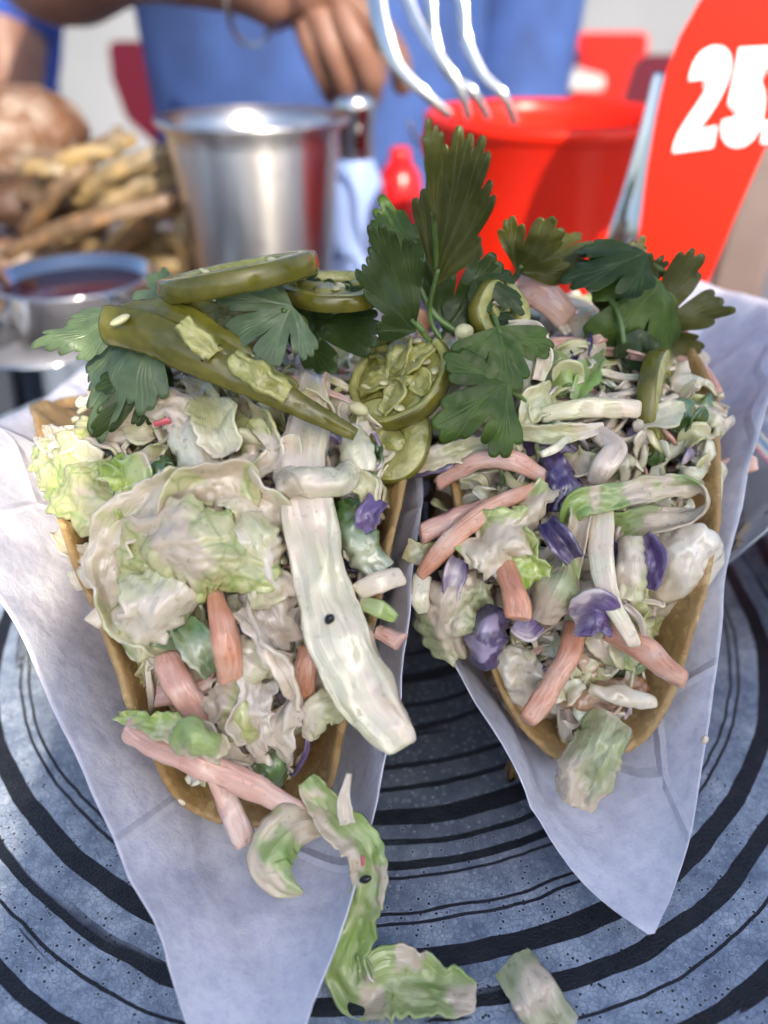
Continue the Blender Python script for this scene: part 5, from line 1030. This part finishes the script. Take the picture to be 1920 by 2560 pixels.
# second person at the far left
p2 = empty('person', (-58, 118, -76), label='person in a royal blue shirt and dark shorts at the far left', category='person', group='people at the tables')
skin_mesh('body', [[(-60, 120, -30, 13), (-60, 118, -8, 13), (-60, 118, 22, 14), (-60, 118, 36, 6), (-60, 117, 44, 6)], [(-60, 118, 22, 14), (-46, 114, 20, 5.5), (-46, 104, 2, 4.6), (-58, 94, 8.5, 3.8), (-66, 90, 9, 3.0), (-70, 88, 8, 2.6)], [(-60, 118, 22, 14), (-74, 114, 20, 5.5), (-76, 104, 2, 4.6), (-70, 92, 5, 3.4)],
               [(-60, 120, -30, 13), (-52, 106, -32, 8.5), (-52, 84, -32, 7), (-52, 84, -70, 4.5)], [(-60, 120, -30, 13), (-68, 106, -32, 8.5), (-68, 84, -32, 7), (-68, 84, -70, 4.5)]], m_skin, p2)
skin_mesh('shirt', [[(-60, 120, -13, 14.6), (-60, 118, -4, 14.8), (-60, 118, 22, 15.4), (-60, 118, 34, 8)], [(-60, 118, 22, 15.4), (-46, 114, 20, 6.9), (-45, 108, 8, 6.2)], [(-60, 118, 22, 15.4), (-74, 114, 20, 6.9), (-75, 108, 8, 6.2)]], m_shirt2, p2)
skin_mesh('shorts', [[(-60, 120, -27, 14.2), (-52, 106, -31, 10), (-52, 88, -31, 9)], [(-60, 120, -27, 14.2), (-68, 106, -31, 10), (-68, 88, -31, 9)]], m_navy, p2)
bm = bmesh.new(); lump_bm(bm, (-60, 115.5, 55), (7.4, 9.2, 11), amp=.3, freq=.25, seed=6, sub=4); finish('head', bm, m_skin, p2)
bm = bmesh.new(); lump_bm(bm, (-60, 117.5, 58.5), (8.3, 9.4, 9.4), amp=.8, freq=.4, seed=8, sub=4); finish('hair', bm, m_hair, p2)
# chairs
m_mar = plain('maroon_metal', (.10, .006, .018), .35); m_rd = plain('red_metal', (.66, .016, .008), .35)
def chair(x, y, yaw, mat, label, top=14.0, w=40):
    o = empty('cafe_chair', (x, y, -76), label=label, category='chair', group='metal chairs behind the table'); q = Matrix.Rotation(R(yaw), 3, 'Z')
    L = lambda a, b, c: Vector((x, y, 0)) + q @ Vector((a, b, c))
    h = top + 76
    out = [(-.46, 0), (-.50, .25), (-.50, .55), (-.38, .68), (-.30, .80), (-.42, 1), (.42, 1), (.30, .80), (.38, .68), (.50, .55), (.50, .25), (.46, 0)][::-1]
    out = [(-.34, 0), (-.28, .30), (-.30, .42), (-.46, .58), (-.5, .8), (-.48, .97), (-.44, 1), (.44, 1), (.48, .97), (.5, .8), (.46, .58), (.30, .42), (.28, .30), (.34, 0)]
    bm = bmesh.new(); prism_bm(bm, [L(a * w, 0 + c * 4, -30 + c * (top + 30)) for a, c in out], q @ Vector((0, 1.2, 0))); finish('backrest', bm, mat, o, smooth=False)
    bm = bmesh.new(); box_bm(bm, L(0, -19, -31), (w, 38, 2), q.to_quaternion(), .5); finish('seat', bm, mat, o, smooth=False)
    for a in (-1, 1):
        for b_ in (-36, -2):
            bm = bmesh.new(); tube_bm(bm, [L(a * w * .45, b_, -32), L(a * w * .5, b_ + (2 if b_ > -9 else -2), -76)], [1.4, 1.1], 6, 10); finish('leg', bm, mat, o)
    return o
chair(-41, 195, 176, m_mar, 'maroon metal chair behind the blue-shirted person', 6.4, 38)
chair(57, 145, 188, m_mar, 'maroon metal chair beside the red number sign', 6.4, 38)
chair(55, 255, 178, m_rd, 'bright red metal chair above the bucket', 6.4, 40)
chair(36, 244, 182, m_mar, 'dark maroon chair half hiding the bright red one', 3.0, 38)
ft = empty('far_table', (26, 222, -76), label='white table edge crossing in front of the bright red chair', category='table')
bm = bmesh.new(); box_bm(bm, (26, 224, -2.6), (52, 40, 3), bevel=.3); finish('top', bm, plain('white_edge', (.5, .48, .46), .4), ft, smooth=False)
bm = bmesh.new(); tube_bm(bm, [(26, 224, -4), (26, 224, -75)], 2, 6, 12); finish('leg', bm, m_mar, ft)
def wall_mat():
    k = NT('pale_render_wall'); co = k.coord(False); k.set(Base_Color=k.ramp(k.noise(co, 1.5, 5), [(.3, (.19, .20, .215)), (.7, (.25, .26, .275))]), Roughness=.85); return k.m
bm = bmesh.new(); box_bm(bm, (60, 430, 80), (700, 20, 312)); finish('building_wall', bm, wall_mat(), smooth=False, label='pale rendered wall far behind the terrace', category='wall')
